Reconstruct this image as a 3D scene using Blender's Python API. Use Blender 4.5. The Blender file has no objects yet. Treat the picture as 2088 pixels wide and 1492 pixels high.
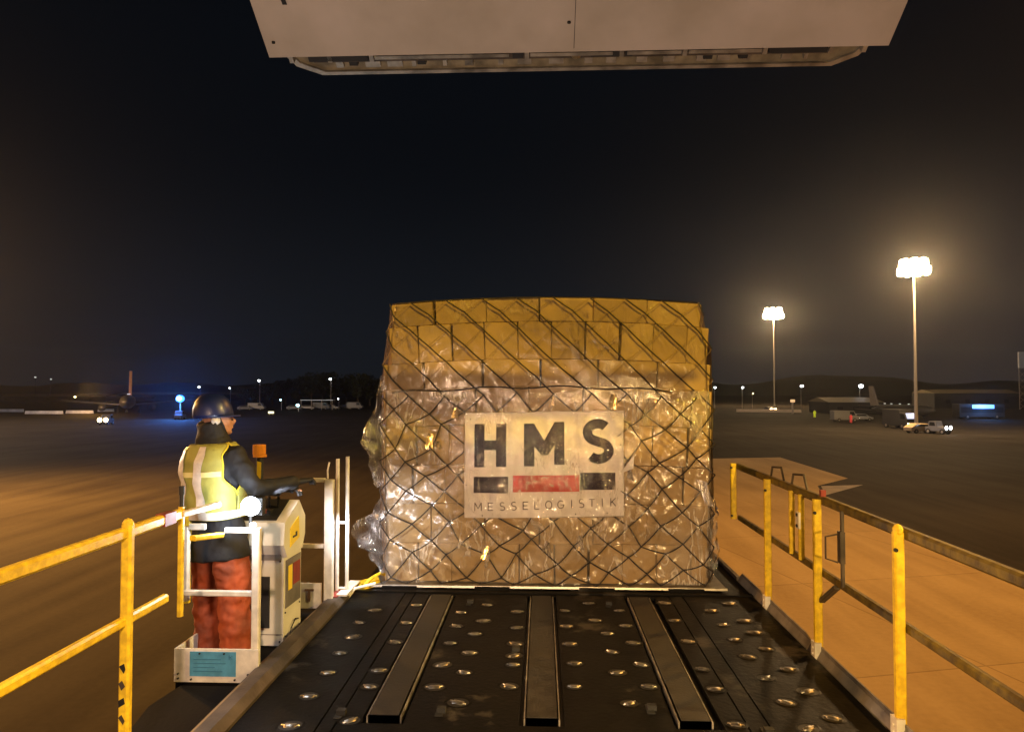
import bpy, bmesh, math, random
from mathutils import Vector, Matrix, noise
S = bpy.context.scene
COL = S.collection
R = math.radians
random.seed(7)
# ------------------------------------------------------------------ camera
F = 1450.0
CZ = 6.84
YAW = math.atan(60/F); PIT = math.atan(44/F)
cam_d = bpy.data.cameras.new('camera'); cam = bpy.data.objects.new('camera', cam_d); COL.objects.link(cam)
cam_d.sensor_width = 36; cam_d.lens = 36*F/2088; cam_d.clip_start = .05; cam_d.clip_end = 4000
cam.location = (0, 0, CZ); cam.rotation_euler = (R(90)+PIT, 0, YAW)
S.camera = cam
S.view_settings.view_transform = 'Standard'; S.view_settings.look = 'None'
S.view_settings.exposure = 0; S.view_settings.gamma = 1
S.cycles.use_denoising = True
S.cycles.max_bounces = 6; S.cycles.transparent_max_bounces = 16
S.cycles.volume_bounces = 0
S.cycles.sample_clamp_indirect = 4
S.cycles.caustics_reflective = False; S.cycles.caustics_refractive = False
# ------------------------------------------------------------------ night sky
W = bpy.data.worlds.new('World'); S.world = W; W.use_nodes = True
nt = W.node_tree; nt.nodes.clear()
def wn(t, **k):
    n = nt.nodes.new(t)
    for a, b in k.items(): setattr(n, a, b)
    return n
tc = wn('ShaderNodeTexCoord'); sp = wn('ShaderNodeSeparateXYZ'); nt.links.new(tc.outputs['Generated'], sp.inputs[0])
el = wn('ShaderNodeMapRange'); el.inputs[1].default_value = -.02; el.inputs[2].default_value = .36
el.inputs[3].default_value = 1; el.inputs[4].default_value = 0; el.interpolation_type = 'SMOOTHERSTEP'
nt.links.new(sp.outputs[2], el.inputs[0])
az = wn('ShaderNodeMapRange'); az.inputs[1].default_value = -.15; az.inputs[2].default_value = .75
az.inputs[3].default_value = 0; az.inputs[4].default_value = 1; az.interpolation_type = 'SMOOTHSTEP'
nt.links.new(sp.outputs[0], az.inputs[0])
mu = wn('ShaderNodeMath', operation='MULTIPLY'); nt.links.new(el.outputs[0], mu.inputs[0]); nt.links.new(az.outputs[0], mu.inputs[1])
m1 = wn('ShaderNodeMix', data_type='RGBA'); nt.links.new(el.outputs[0], m1.inputs[0])
m1.inputs[6].default_value = (.0018, .0028, .0045, 1); m1.inputs[7].default_value = (.0065, .0085, .012, 1)
m2 = wn('ShaderNodeMix', data_type='RGBA'); nt.links.new(mu.outputs[0], m2.inputs[0]); nt.links.new(m1.outputs[2], m2.inputs[6])
m2.inputs[7].default_value = (.022, .0185, .0195, 1)
bg = wn('ShaderNodeBackground'); nt.links.new(m2.outputs[2], bg.inputs[0]); bg.inputs[1].default_value = 1
wo = wn('ShaderNodeOutputWorld'); nt.links.new(bg.outputs[0], wo.inputs[0])
# ------------------------------------------------------------------ lamps that light the stand
def light(name, kind, loc, energy, color, size=.2, target=None, spot=60, blend=.3):
    d = bpy.data.lights.new(name, kind); d.energy = energy; d.color = color
    if kind == 'AREA': d.size = size
    else: d.shadow_soft_size = size
    if kind == 'SPOT': d.spot_size = R(spot); d.spot_blend = blend
    o = bpy.data.objects.new(name, d); COL.objects.link(o); o.location = loc
    if target is not None:
        o.rotation_euler = (Vector(target)-Vector(loc)).to_track_quat('-Z', 'Y').to_euler()
    return o
SOD = (1.0, .44, .075)
light('sodium_flood_behind', 'SPOT', (5.0, -14, 21.5), 26000, (1.0,.66,.06), .25, (0, 7, 6.5), 26, .7)
light('sodium_mast_light', 'SPOT', (27, 24, 26), 38000, SOD, .5, (24, 27, 0), 140, .5)
light('sodium_left_light', 'SPOT', (-40, 36, 18), 230000, SOD, .5, (-35, 35, 0), 150, 1)
light('left_near_fill', 'SPOT', (-27, 7, 16), 34000, SOD, .4, (-14, 17, 0), 110, 1)  # added unseen fill to lift the near left ground
light('far_left_fill', 'SPOT', (-125, 92, 22), 340000, (1.0,.70,.46), .8, (-117, 92, 0), 172, .4)  # added out of view to brighten the left ground; no mast stands here
light('sodium_side_flood', 'SPOT', (14, 1.2, 13), 11500, (1.0,.68,.20), .2, (-2.2, 4.9, 5.6), 17, .5)
light('cabin_light', 'SPOT', (1.25, .1, 6.5), 950, (1.0, .64, .24), .12, (1.2, 6.6, 4.25), 52, .4)
light('cabin_light_left', 'SPOT', (-1.2, -.4, 6.9), 800, (1.0, .66, .42), .12, (-.9, 6.6, 4.1), 54, .4)
light('door_bounce_fill', 'SPOT', (-.4, .2, 5.5), 430, (1.0, .72, .54), .3, (.2, 3.2, 9.2), 95, .8)  # added unseen lamp, stands in for cabin light bounced onto the door liner
# ------------------------------------------------------------------ helpers
def ray(px, py):
    x = (px-1044)/F; z = -(py-746)/F; y = 1
    y, z = y*math.cos(PIT)-z*math.sin(PIT), y*math.sin(PIT)+z*math.cos(PIT)
    x, y = x*math.cos(YAW)-y*math.sin(YAW), x*math.sin(YAW)+y*math.cos(YAW)
    return Vector((x, y, z))
def far(px, py, d):                      # point seen at a picture position, d metres out
    v = ray(px, py); return Vector((0, 0, CZ)) + v*(d/v.y)
MATS = {}
def mat(name, col, rough=.6, metal=0, var=0.0, nscale=8, bump=0.0, bscale=40, emit=None, estr=0, col2=None, spec=.5, coat=0, det=6):
    m = bpy.data.materials.new(name); m.use_nodes = True; n = m.node_tree.nodes; l = m.node_tree.links
    b = n['Principled BSDF']; b.inputs['Base Color'].default_value = (*col, 1); b.inputs['Roughness'].default_value = rough
    b.inputs['Metallic'].default_value = metal; b.inputs['Specular IOR Level'].default_value = spec; b.inputs['Coat Weight'].default_value = coat
    t = n.new('ShaderNodeTexCoord')
    if var or col2:
        no = n.new('ShaderNodeTexNoise'); no.inputs['Scale'].default_value = nscale; no.inputs['Detail'].default_value = det
        oi = n.new('ShaderNodeObjectInfo'); va = n.new('ShaderNodeVectorMath'); va.operation = 'MULTIPLY_ADD'; va.inputs[1].default_value = (3.7, 3.7, 3.7)
        l.new(oi.outputs['Location'], va.inputs[0]); l.new(t.outputs['Object'], va.inputs[2]); l.new(va.outputs[0], no.inputs['Vector'])
        cr = n.new('ShaderNodeValToRGB'); l.new(no.outputs['Fac'], cr.inputs[0])
        c2 = col2 if col2 else tuple(c*(1-var) for c in col)
        cr.color_ramp.elements[0].position = .35; cr.color_ramp.elements[1].position = .65
        cr.color_ramp.elements[0].color = (*c2, 1); cr.color_ramp.elements[1].color = (*(tuple(min(1, c*(1+var*.5)) for c in col)), 1)
        l.new(cr.outputs[0], b.inputs['Base Color'])
        mr = n.new('ShaderNodeMapRange'); mr.inputs[3].default_value = max(.05, rough-.12); mr.inputs[4].default_value = min(1, rough+.12)
        l.new(no.outputs['Fac'], mr.inputs[0]); l.new(mr.outputs[0], b.inputs['Roughness'])
    if bump:
        nb = n.new('ShaderNodeTexNoise'); nb.inputs['Scale'].default_value = bscale; nb.inputs['Detail'].default_value = 5
        l.new(t.outputs['Object'], nb.inputs['Vector'])
        bu = n.new('ShaderNodeBump'); bu.inputs['Strength'].default_value = bump; bu.inputs['Distance'].default_value = .01
        l.new(nb.outputs['Fac'], bu.inputs['Height']); l.new(bu.outputs[0], b.inputs['Normal'])
    if emit: b.inputs['Emission Color'].default_value = (*emit, 1); b.inputs['Emission Strength'].default_value = estr
    MATS[name] = m; return m
class MB:
    def __init__(s): s.v = []; s.f = []; s.m = []
    def add(s, vs, fs, mi=0):
        k = len(s.v); s.v += [tuple(v) for v in vs]; s.f += [tuple(i+k for i in f) for f in fs]; s.m += [mi]*len(fs)
    def box(s, lo, hi, rot=None, mi=0):
        (a, b, c), (d, e, g) = lo, hi
        v = [Vector(p) for p in ((a,b,c),(d,b,c),(d,e,c),(a,e,c),(a,b,g),(d,b,g),(d,e,g),(a,e,g))]
        if rot is not None:
            ce = (Vector(lo)+Vector(hi))/2; v = [ce+rot@(p-ce) for p in v]
        s.add(v, [(0,3,2,1),(4,5,6,7),(0,1,5,4),(1,2,6,5),(2,3,7,6),(3,0,4,7)], mi)
    def beam(s, p0, p1, w, h=None, ch=.2, mi=0, up=(0,0,1)):       # chamfered rectangular bar
        p0, p1 = Vector(p0), Vector(p1); h = h or w; d = (p1-p0).normalized(); up = Vector(up)
        if abs(d.dot(up)) > .95: up = Vector((0, 1, 0))
        a = d.cross(up).normalized(); b = a.cross(d); c = min(w, h)*ch
        pr = [(-w/2+c,-h/2),(w/2-c,-h/2),(w/2,-h/2+c),(w/2,h/2-c),(w/2-c,h/2),(-w/2+c,h/2),(-w/2,h/2-c),(-w/2,-h/2+c)]
        v = [p+a*x+b*y for p in (p0, p1) for x, y in pr]
        s.add(v, [(i, (i+1)%8, 8+(i+1)%8, 8+i) for i in range(8)]+[tuple(range(7,-1,-1)), tuple(range(8,16))], mi)
    def tube(s, pts, r, n=8, mi=0, cap=True):
        pts = [Vector(p) for p in pts]; rr = r if isinstance(r, (list, tuple)) else [r]*len(pts)
        k = []; prev = None
        for i, p in enumerate(pts):
            d = (pts[min(i+1, len(pts)-1)]-pts[max(i-1, 0)]).normalized()
            if prev is None:
                u = Vector((0,0,1)) if abs(d.z) < .9 else Vector((1,0,0)); a = d.cross(u).normalized()
            else: a = (prev-d*prev.dot(d)).normalized()
            prev = a; b = d.cross(a)
            k += [p+(a*math.cos(2*math.pi*j/n)+b*math.sin(2*math.pi*j/n))*rr[i] for j in range(n)]
        f = [(i*n+j, i*n+(j+1)%n, (i+1)*n+(j+1)%n, (i+1)*n+j) for i in range(len(pts)-1) for j in range(n)]
        if cap: f += [tuple(range(n-1,-1,-1)), tuple(range((len(pts)-1)*n, len(pts)*n))]
        s.add(k, f, mi)
    def cyl(s, c, r, h, n=16, axis='z', r2=None, mi=0):
        d = {'x': Vector((1,0,0)), 'y': Vector((0,1,0)), 'z': Vector((0,0,1))}[axis]; c = Vector(c)
        s.tube([c-d*h/2, c+d*h/2], [r, r if r2 is None else r2], n, mi)
    def loft(s, rings, n=16, mi=0):      # rings: (centre, a-vector, b-vector)
        k = [Vector(c)+Vector(a)*math.cos(2*math.pi*j/n)+Vector(b)*math.sin(2*math.pi*j/n) for c, a, b in rings for j in range(n)]
        f = [(i*n+j, i*n+(j+1)%n, (i+1)*n+(j+1)%n, (i+1)*n+j) for i in range(len(rings)-1) for j in range(n)]
        f += [tuple(range(n-1,-1,-1)), tuple(range((len(rings)-1)*n, len(rings)*n))]
        s.add(k, f, mi)
    def ball(s, c, r, n=12, mi=0):
        c = Vector(c); rx = r if isinstance(r, (list, tuple)) else (r, r, r)
        rings = []
        for i in range(n//2+1):
            t = math.pi*i/(n//2); q = max(.02, math.sin(t))
            rings.append((c+Vector((0,0,-rx[2]*math.cos(t))), (rx[0]*q,0,0), (0,rx[1]*q,0)))
        s.loft(rings, n, mi)
    def prism(s, pts, y0, y1, axis='x', mi=0):   # polygon in the other two axes, extruded along axis
        def P(a, b, t): return {'x': (t,a,b), 'y': (a,t,b), 'z': (a,b,t)}[axis]
        n = len(pts); v = [P(a,b,y0) for a, b in pts]+[P(a,b,y1) for a, b in pts]
        s.add(v, [tuple(range(n-1,-1,-1)), tuple(range(n, 2*n))]+[(i,(i+1)%n,n+(i+1)%n,n+i) for i in range(n)], mi)
    def build(s, name, m, parent=None, smooth=False, recalc=True):
        me = bpy.data.meshes.new(name); me.from_pydata(s.v, [], s.f)
        ms = m if isinstance(m, (list, tuple)) else [m]
        for x in ms: me.materials.append(x)
        me.polygons.foreach_set('material_index', s.m)
        if recalc:
            b = bmesh.new(); b.from_mesh(me); bmesh.ops.recalc_face_normals(b, faces=b.faces); b.to_mesh(me); b.free()
        if smooth: me.polygons.foreach_set('use_smooth', [True]*len(me.polygons))
        o = bpy.data.objects.new(name, me); COL.objects.link(o)
        if parent is not None: o.parent = parent
        return o
def tag(o, label=None, cat=None, group=None, kind=None):
    for k, v in (('label', label), ('category', cat), ('group', group), ('kind', kind)):
        if v: o[k] = v
    return o
def empty(name, loc, rz=0, label=None, cat=None, group=None):
    o = bpy.data.objects.new(name, None); COL.objects.link(o); o.location = loc; o.rotation_euler = (0, 0, rz)
    o.empty_display_size = .2
    return tag(o, label, cat, group)
def part_label(o, l): o['label'] = l; return o
def remesh(o, vox, smooth=2):
    r = o.modifiers.new('r', 'REMESH'); r.mode = 'VOXEL'; r.voxel_size = vox; r.use_smooth_shade = True
    if smooth: q = o.modifiers.new('s', 'SMOOTH'); q.iterations = smooth; q.factor = .5
    return o
# ------------------------------------------------------------------ materials
M_dark = mat('black_deck_steel', (.0042, .0037, .0034), .5, 0, .5, 5, .25, 30, col2=(.002, .0018, .0016), spec=.1)
def wear(m, col, lo, hi, sc):
    n = m.node_tree.nodes; l = m.node_tree.links; b = n['Principled BSDF']; src = b.inputs['Base Color'].links[0].from_socket
    t = n.new('ShaderNodeTexCoord'); no = n.new('ShaderNodeTexNoise'); no.inputs['Scale'].default_value = sc; no.inputs['Detail'].default_value = 9; no.inputs['Roughness'].default_value = .62
    l.new(t.outputs['Object'], no.inputs['Vector']); r = n.new('ShaderNodeMapRange'); r.inputs[1].default_value = lo; r.inputs[2].default_value = hi; l.new(no.outputs[0], r.inputs[0])
    x = n.new('ShaderNodeMix'); x.data_type = 'RGBA'; l.new(r.outputs[0], x.inputs[0]); l.new(src, x.inputs[6]); x.inputs[7].default_value = (*col, 1); l.new(x.outputs[2], b.inputs['Base Color'])
wear(M_dark, (.042, .036, .030), .60, .67, 2.3)
M_strip = mat('worn_steel_strip', (.020, .0165, .014), .6, .0, .4, 9, .2, 60)
M_gap = mat('dark_gap', (.006, .006, .006), .5)
M_cast = mat('caster_metal', (.42, .40, .37), .34, .9, .5, 30, .3, 90)
M_curb = mat('curb_steel', (.08, .062, .048), .55, .3, .5, 6, .2, 40)
M_red = mat('red_paint', (.22, .03, .02), .6, 0, .4, 10)
M_plate = mat('grey_side_plate', (.20, .18, .17), .6, .2, .4, 5, .2, 30)
M_yel = mat('yellow_rail_paint', (.74, .52, .02), .45, 0, .2, 22, .15, 80, col2=(.56, .37, .02), det=9)
M_white = mat('white_frame_paint', (.68, .64, .58), .5, 0, .2, 12, .1, 60)
M_cab = mat('white_cabinet_paint', (.72, .68, .58), .45, 0, .12, 5, .05, 50)
M_blk = mat('black_rubber', (.012, .012, .013), .7, 0, .3, 20, .2, 60)
M_bolt = mat('bolt_dark', (.03, .03, .03), .5, .6)
M_teal = mat('teal_placard', (.07, .28, .48), .6, 0, .25, 14)
M_liner = mat('door_liner', (.44, .38, .33), .6, 0, .14, 2.2, .12, 6, col2=(.36, .31, .25))
M_alu = mat('bare_aluminium_edge', (.35, .32, .27), .45, .6, .5, 8, .2, 40)
M_prim = mat('olive_primer', (.22, .18, .11), .6, .1, .5, 9, .2, 40)
M_alu2 = mat('pallet_edge_aluminium', (.36, .34, .30), .38, .8, .3, 10, .15, 60)
M_asph = mat('asphalt', (.055, .052, .048), .85, 0, .35, .09, .3, 3)
M_glass = mat('dark_glass', (.02, .022, .025), .12, 0)
M_carb = [mat('cardboard_%s' % n, c, .75, 0, .18, 5, .12, 25) for n, c in (('tan', (.39,.25,.10)), ('brown', (.35,.22,.085)), ('pale', (.42,.275,.115)), ('dark', (.31,.195,.075)))]
M_cord = mat('black_net_cord', (.022, .015, .012), .8, 0, .2, 30)
M_cord2 = mat('net_cord_highlight', (.27, .17, .08), .7, 0, .2, 30)  # pale tone paints the faint highlights along the rising cords
M_ban = mat('banner_cloth', (.60, .54, .52), .85, 0, .08, 4, .25, 9, spec=.1)
M_ink = mat('banner_navy_ink', (.018, .011, .026), .85, 0, .25, 9, spec=.1)
M_redink = mat('banner_red_ink', (.42, .045, .04), .85, 0, .25, 7, spec=.1)
M_smallink = mat('banner_brown_ink', (.05, .03, .035), .8, spec=.1)

# concrete within the painted light pool: slab joints, tyre streaks and stains belong to the surface
def ground_mat(name, c1, c2, joints, jscale=(.16, .14), stain=.5):
    m = bpy.data.materials.new(name); m.use_nodes = True; n = m.node_tree.nodes; l = m.node_tree.links; b = n['Principled BSDF']
    t = n.new('ShaderNodeTexCoord')
    a = n.new('ShaderNodeTexNoise'); a.inputs['Scale'].default_value = .12; a.inputs['Detail'].default_value = 8; l.new(t.outputs['Object'], a.inputs['Vector'])
    mp = n.new('ShaderNodeMapping'); mp.inputs['Scale'].default_value = (.9, .07, 1); mp.inputs['Rotation'].default_value = (0, 0, R(63)); l.new(t.outputs['Object'], mp.inputs[0])
    s = n.new('ShaderNodeTexNoise'); s.inputs['Scale'].default_value = 1; s.inputs['Detail'].default_value = 6; l.new(mp.outputs[0], s.inputs['Vector'])
    g = n.new('ShaderNodeTexNoise'); g.inputs['Scale'].default_value = 6; g.inputs['Detail'].default_value = 5; l.new(t.outputs['Object'], g.inputs['Vector'])
    ad = n.new('ShaderNodeMath'); ad.operation = 'ADD'; l.new(a.outputs[0], ad.inputs[0]); l.new(s.outputs[0], ad.inputs[1])
    ad2 = n.new('ShaderNodeMath'); ad2.operation = 'MULTIPLY_ADD'; l.new(g.outputs[0], ad2.inputs[0]); ad2.inputs[1].default_value = .35; l.new(ad.outputs[0], ad2.inputs[2])
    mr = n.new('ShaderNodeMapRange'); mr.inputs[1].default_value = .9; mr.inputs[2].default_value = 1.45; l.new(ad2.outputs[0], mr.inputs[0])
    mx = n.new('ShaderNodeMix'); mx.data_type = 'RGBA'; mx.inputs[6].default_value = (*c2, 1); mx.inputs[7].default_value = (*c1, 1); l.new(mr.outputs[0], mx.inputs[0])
    out = mx.outputs[2]
    if joints:
        br = n.new('ShaderNodeTexBrick'); br.inputs['Color1'].default_value = (1,1,1,1); br.inputs['Color2'].default_value = (.90,.90,.90,1); br.inputs['Mortar'].default_value = (.68,.66,.64,1)
        br.inputs['Scale'].default_value = 1; br.inputs['Mortar Size'].default_value = .03; br.inputs['Brick Width'].default_value = 7.5; br.inputs['Row Height'].default_value = 7.5; br.offset = 0
        mp2 = n.new('ShaderNodeMapping'); mp2.inputs['Rotation'].default_value = (0, 0, R(-14)); l.new(t.outputs['Object'], mp2.inputs[0]); l.new(mp2.outputs[0], br.inputs[0])
        mm = n.new('ShaderNodeMix'); mm.data_type = 'RGBA'; mm.blend_type = 'MULTIPLY'; mm.inputs[0].default_value = 1; l.new(out, mm.inputs[6]); l.new(br.outputs[0], mm.inputs[7]); out = mm.outputs[2]
    l.new(out, b.inputs['Base Color']); b.inputs['Roughness'].default_value = .9; b.inputs['Specular IOR Level'].default_value = .04
    bu = n.new('ShaderNodeBump'); bu.inputs['Strength'].default_value = .3; bu.inputs['Distance'].default_value = .02; l.new(g.outputs[0], bu.inputs['Height']); l.new(bu.outputs[0], b.inputs['Normal'])
    return m
M_conc = ground_mat('concrete_light_pool', (.42, .335, .22), (.28, .215, .135), True)
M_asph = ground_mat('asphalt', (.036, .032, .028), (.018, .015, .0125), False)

# ------------------------------------------------------------------ the setting
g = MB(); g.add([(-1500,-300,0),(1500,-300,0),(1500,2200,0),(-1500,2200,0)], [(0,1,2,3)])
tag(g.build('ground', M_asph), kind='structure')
g = MB()
edge = [(18.2,-40),(17.7,27),(17.8,36.4),(17.9,46.1),(19.2,50.6),(23.1,54.9),(23.4,71.1),(15.8,69.4),(4,66),(-6,52),(-6,30),(-3,12),(-3,-40)]  # pale paving takes the bright pool's outline; aircraft shade beyond becomes dark ground
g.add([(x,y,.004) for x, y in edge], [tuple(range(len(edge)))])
tag(g.build('concrete_light_pool', M_conc), kind='structure')
g = MB(); g.add([(19.4,50.5,.008),(22.65,51.3,.008),(18.1,46.3,.008)], [(0,1,2)])  # pale triangle paints a differently lit patch of the ground
tag(g.build('lit_ground_patch', mat('lit_patch_tone', (.20,.17,.15), .8, 0, .3, 1)), kind='structure')

# ------------------------------------------------------------------ cargo loader
loader = empty('cargo_loader', (0,5,0), 0, 'dark steel cargo loader deck with yellow handrails and a white operator platform, carrying the pallet', 'cargo loader')
L = loader
def lp(mb, name, m, parent=None, smooth=False):
    """build in world coordinates, keep the transform under the loader"""
    o = mb.build(name, m, parent or L, smooth)
    if parent is None: o.matrix_parent_inverse = Matrix.Translation((0,-5,0))
    return o
DZ = 5.0
d = MB(); 
xs = [-1.68,-1.22,-1.0,-.78,.76,1.12,1.24,1.86]
# deck plating in lengthways panels with fine seams and channels left open for the guide strips
segs = [(-1.68,-1.225),(-1.215,-1.135),(-1.125,-1.0),(-.76,-.125),(.125,.72),(.99,1.115),(1.125,1.235),(1.245,1.86)]
for a, b in segs: d.box((a,1.9,DZ-.03),(b,9.6,DZ))
for a, b in ((-1.0,-.76),(-.125,.125),(.72,.99)):                  # channel ends
    d.box((a,6.36,DZ-.03),(b,9.6,DZ-.001)); d.box((a,1.9,DZ-.03),(b,3.93,DZ-.001))
d.box((-1.68,6.40,DZ),(1.86,6.46,DZ+.012))
for x in (-1.3,-.45,.5,1.3): d.box((x-.16,6.50,DZ),(x+.16,6.60,DZ+.03))
deck = lp(d, 'deck_plate', M_dark)
d = MB()
d.box((-1.68,1.9,DZ-.12),(1.86,9.6,DZ-.05)); lp(d, 'deck_pan', M_gap)
d = MB(); d.box((-1.72,1.9,DZ-.55),(-1.60,9.6,DZ-.125)); d.box((1.78,1.9,DZ-.55),(1.90,9.6,DZ-.125))
for y in (2.0,4.5,7.0,9.4): d.box((-1.6,y,DZ-.5),(1.78,y+.12,DZ-.125))
lp(d, 'chassis_frame', M_curb)
for x0, x1 in ((-.965,-.80),(-.085,.085),(.765,.925)):
    s = MB(); s.box((x0,4.0,DZ-.045),(x1,6.32,DZ+.012)); s.box((x0,4.0,DZ-.045),(x1,4.5,DZ+.016))
    o = lp(s, 'guide_strip', M_strip)
    e = MB()
    for x in (x0-.012, x1+.012): e.box((x-.004,4.0,DZ-.04),(x+.004,6.32,DZ+.006))
    e.build('strip_edge', M_alu, o)
cast_xy = [(-1.38,5.89),(-1.43,5.58),(-1.39,5.26),(-1.4,4.94),(-1.38,4.6),(-1.39,4.25),(-1.37,3.88),(-1.06,6.04),(-1.06,5.59),(-1.06,5.17),(-1.06,4.65),(-1.06,4.4),(-1.06,3.95),(-.46,6.07),(-.66,5.86),(-.46,5.66),(-.66,5.53),(-.5,5.36),(-.66,5.16),(-.5,4.98),(-.66,4.76),(-.5,4.64),(-.66,4.41),(-.49,4.2),(-.2,5.9),(-.19,5.51),(-.19,5.17),(-.19,4.94),(-.19,4.78),(-.2,4.44),(.4,6.15),(.19,5.94),(.64,5.96),(.42,5.71),(.19,5.56),(.65,5.59),(.49,5.41),(.2,5.18),(.66,5.22),(.49,5.04),(.22,4.82),(.66,4.82),(.49,4.68),(.2,4.45),(.66,4.47),(.51,4.23),(1.05,6.19),(1.05,5.73),(1.06,5.27),(1.05,4.76),(1.06,4.45),(1.06,3.99),(1.6,6.2),(1.4,6.0),(1.6,5.75),(1.41,5.65),(1.6,5.48),(1.41,5.32),(1.41,4.99),(1.58,5.14),(1.42,4.63),(1.61,4.78),(1.61,4.44),(1.43,4.28),(1.62,4.09),(1.44,3.96)]
def caster_mesh(seed):
    rnd = random.Random(seed); a = rnd.uniform(-.5,.5)
    pk = MB()        # flat cup: black disc paints the shade of the opening, pressed lip round it
    n = 18
    inner = [(.056*math.cos(2*math.pi*i/n), .050*math.sin(2*math.pi*i/n)) for i in range(n)]
    v = [(x,y,.0025) for x, y in inner]+[(x*1.25,y*1.25,.0005+.003*(y>0)) for x, y in inner]
    v += [(x,y,.002) for x, y in inner]
    pk.add(v[:2*n], [(i,(i+1)%n,n+(i+1)%n,n+i) for i in range(n)], 0)
    pk.add([(x,y,.0015) for x, y in inner], [tuple(range(n))], 1)
    wh = MB()
    c, s = math.cos(a), math.sin(a); w = .030; 
    wh.tube([(-c*w-.004,-s*w,-.021),(-c*w*.8,-s*w*.8,-.020),(c*w*.8,s*w*.8,-.020),(c*w+.004,s*w,-.021)], [.020,.031,.031,.020], 14)
    wh.tube([(-c*.045,-s*.045,.003),(c*.045,s*.045,.003)], .006, 8)
    return pk, wh
protos = []
for k in range(5):
    pk, wh = caster_mesh(k)
    me1 = pk.build('caster', [M_dark, M_gap]); me2 = wh.build('caster_wheel', M_cast, None, True)
    protos.append((me1.data, me2.data)); bpy.data.objects.remove(me1); bpy.data.objects.remove(me2)
for i, (x, y) in enumerate(cast_xy):
    a, b = protos[i % 5]
    o = bpy.data.objects.new('caster', a); COL.objects.link(o); o.parent = L; o.matrix_parent_inverse = Matrix.Translation((0,-5,0))
    o.location = (x, y, DZ); sc_ = random.Random(i).uniform(.9,1.2); o.scale = (sc_, sc_, 1); o.rotation_euler.z = random.Random(i+50).uniform(-.4,.4)
    w = bpy.data.objects.new('caster_wheel', b); COL.objects.link(w); w.parent = o
for x, y in ((-.62,6.12),(.56,6.12),(-1.14,4.03),(.62,4.16),(-.58,4.08),(1.2,3.9),(-.19,5.03)):
    s = MB(); s.box((x-.022,y-.06,DZ),(x+.022,y+.06,DZ+.004)); s.box((x-.015,y-.02,DZ),(x+.035,y+.02,DZ+.028)); lp(s, 'pallet_stop', M_blk)
# raised curbs either side
c = MB(); c.prism([(-1.83,DZ-.12),(-1.83,DZ+.05),(-1.80,DZ+.065),(-1.72,DZ+.065),(-1.68,DZ+.02),(-1.68,DZ-.12)], 2.0, 6.35, 'y')
lp(c, 'side_curb', M_curb)
c = MB(); c.box((-1.835,2.0,DZ-.10),(-1.831,4.3,DZ+.04)); c.box((-1.80,6.0,DZ+.066),(-1.73,6.3,DZ+.072)); lp(c, 'curb_stripe', M_red)
for y0, y1 in ((6.24,6.95),(5.16,6.16),(3.3,5.08)):
    c = MB(); c.prism([(1.865,DZ-.02),(1.90,DZ+.045),(1.915,DZ+.045),(1.915,DZ-.15),(1.865,DZ-.15)], y0, y1, 'y')
    c.prism([(y0,DZ+.045),(y1,DZ+.045),(y1-.05,DZ+.075),(y0+.12,DZ+.075)], 1.902, 1.912, 'x')
    lp(c, 'side_guard_plate', M_plate)
c = MB(); c.box((1.865,6.95,DZ-.1),(1.90,9.5,DZ+.03)); lp(c, 'side_curb', M_curb)
c = MB(); c.prism([(-1.66,6.45),(-1.5,6.6),(-1.55,6.75),(-1.7,6.6)], DZ+.001, DZ+.05, 'z'); c.tube([(-1.62,6.42,DZ+.03),(-1.56,6.48,DZ+.10),(-1.5,6.6,DZ+.12),(-1.46,6.7,DZ+.08)], .015); lp(c, 'corner_guide', M_yel)
M_yel2 = mat('shaded_worn_rail_paint', (.15, .105, .015), .65, 0, .4, 14, .2, 80, col2=(.07, .045, .012), det=9)  # yellow paint darkened for the rails' shaded side, with some weathering
# right handrail
def post(x, y, z0, z1, w=.052, m=None, name='rail_post', parent=None, cap=True):
    b = MB(); b.beam((x,y,z0),(x,y,z1), w, w*.8, .25)
    if cap: b.ball((x,y,z1), (w*.5,w*.42,w*.4), 10)
    return b.build(name, m or M_yel, parent)
RX = 1.95
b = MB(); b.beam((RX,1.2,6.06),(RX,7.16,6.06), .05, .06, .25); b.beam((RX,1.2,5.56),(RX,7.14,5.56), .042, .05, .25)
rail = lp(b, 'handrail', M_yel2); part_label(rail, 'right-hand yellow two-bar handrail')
for y in (7.16,6.10,5.02,3.90,2.8):
    z0 = 5.545 if y > 7 else 5.06
    b = MB(); b.beam((RX-.052,y,z0),(RX-.052,y,6.09 if y>7 else 6.07), .054, .04, .2)
    if y < 4: b.ball((RX-.052,y,6.08),(.027,.03,.035),10)
    b.build('rail_post', M_yel, rail)
    if y < 7:
        q = MB(); q.box((RX-.09,y-.035,4.99),(RX-.045,y+.035,5.10)); q.cyl((RX-.092,y,5.06),.008,.01,8,'x'); q.cyl((RX-.092,y,5.02),.008,.01,8,'x'); q.build('post_foot', M_white, rail)
    q = MB()
    for z in ((6.05,5.58) if y > 7 else (5.98,)): q.cyl((RX-.075,y-.024,z),.011,.012,10,'y')
    q.build('rail_bolt', M_bolt, rail)
for y, z0 in ((5.58,5.57),(5.38,5.57)):
    b = MB(); b.beam((RX-.03,y,z0),(RX-.03,y,6.05), .04, .03, .2); b.build('rail_upright', M_yel, rail)
q = MB(); q.box((RX-.06,5.35,5.80),(RX-.045,5.41,5.92)); q.build('latch_plate', M_white, rail)
q = MB(); q.cyl((RX-.062,5.38,5.90),.012,.012,10,'x'); q.cyl((RX-.062,5.38,5.82),.012,.012,10,'x'); q.build('rail_bolt', M_bolt, rail)
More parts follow.
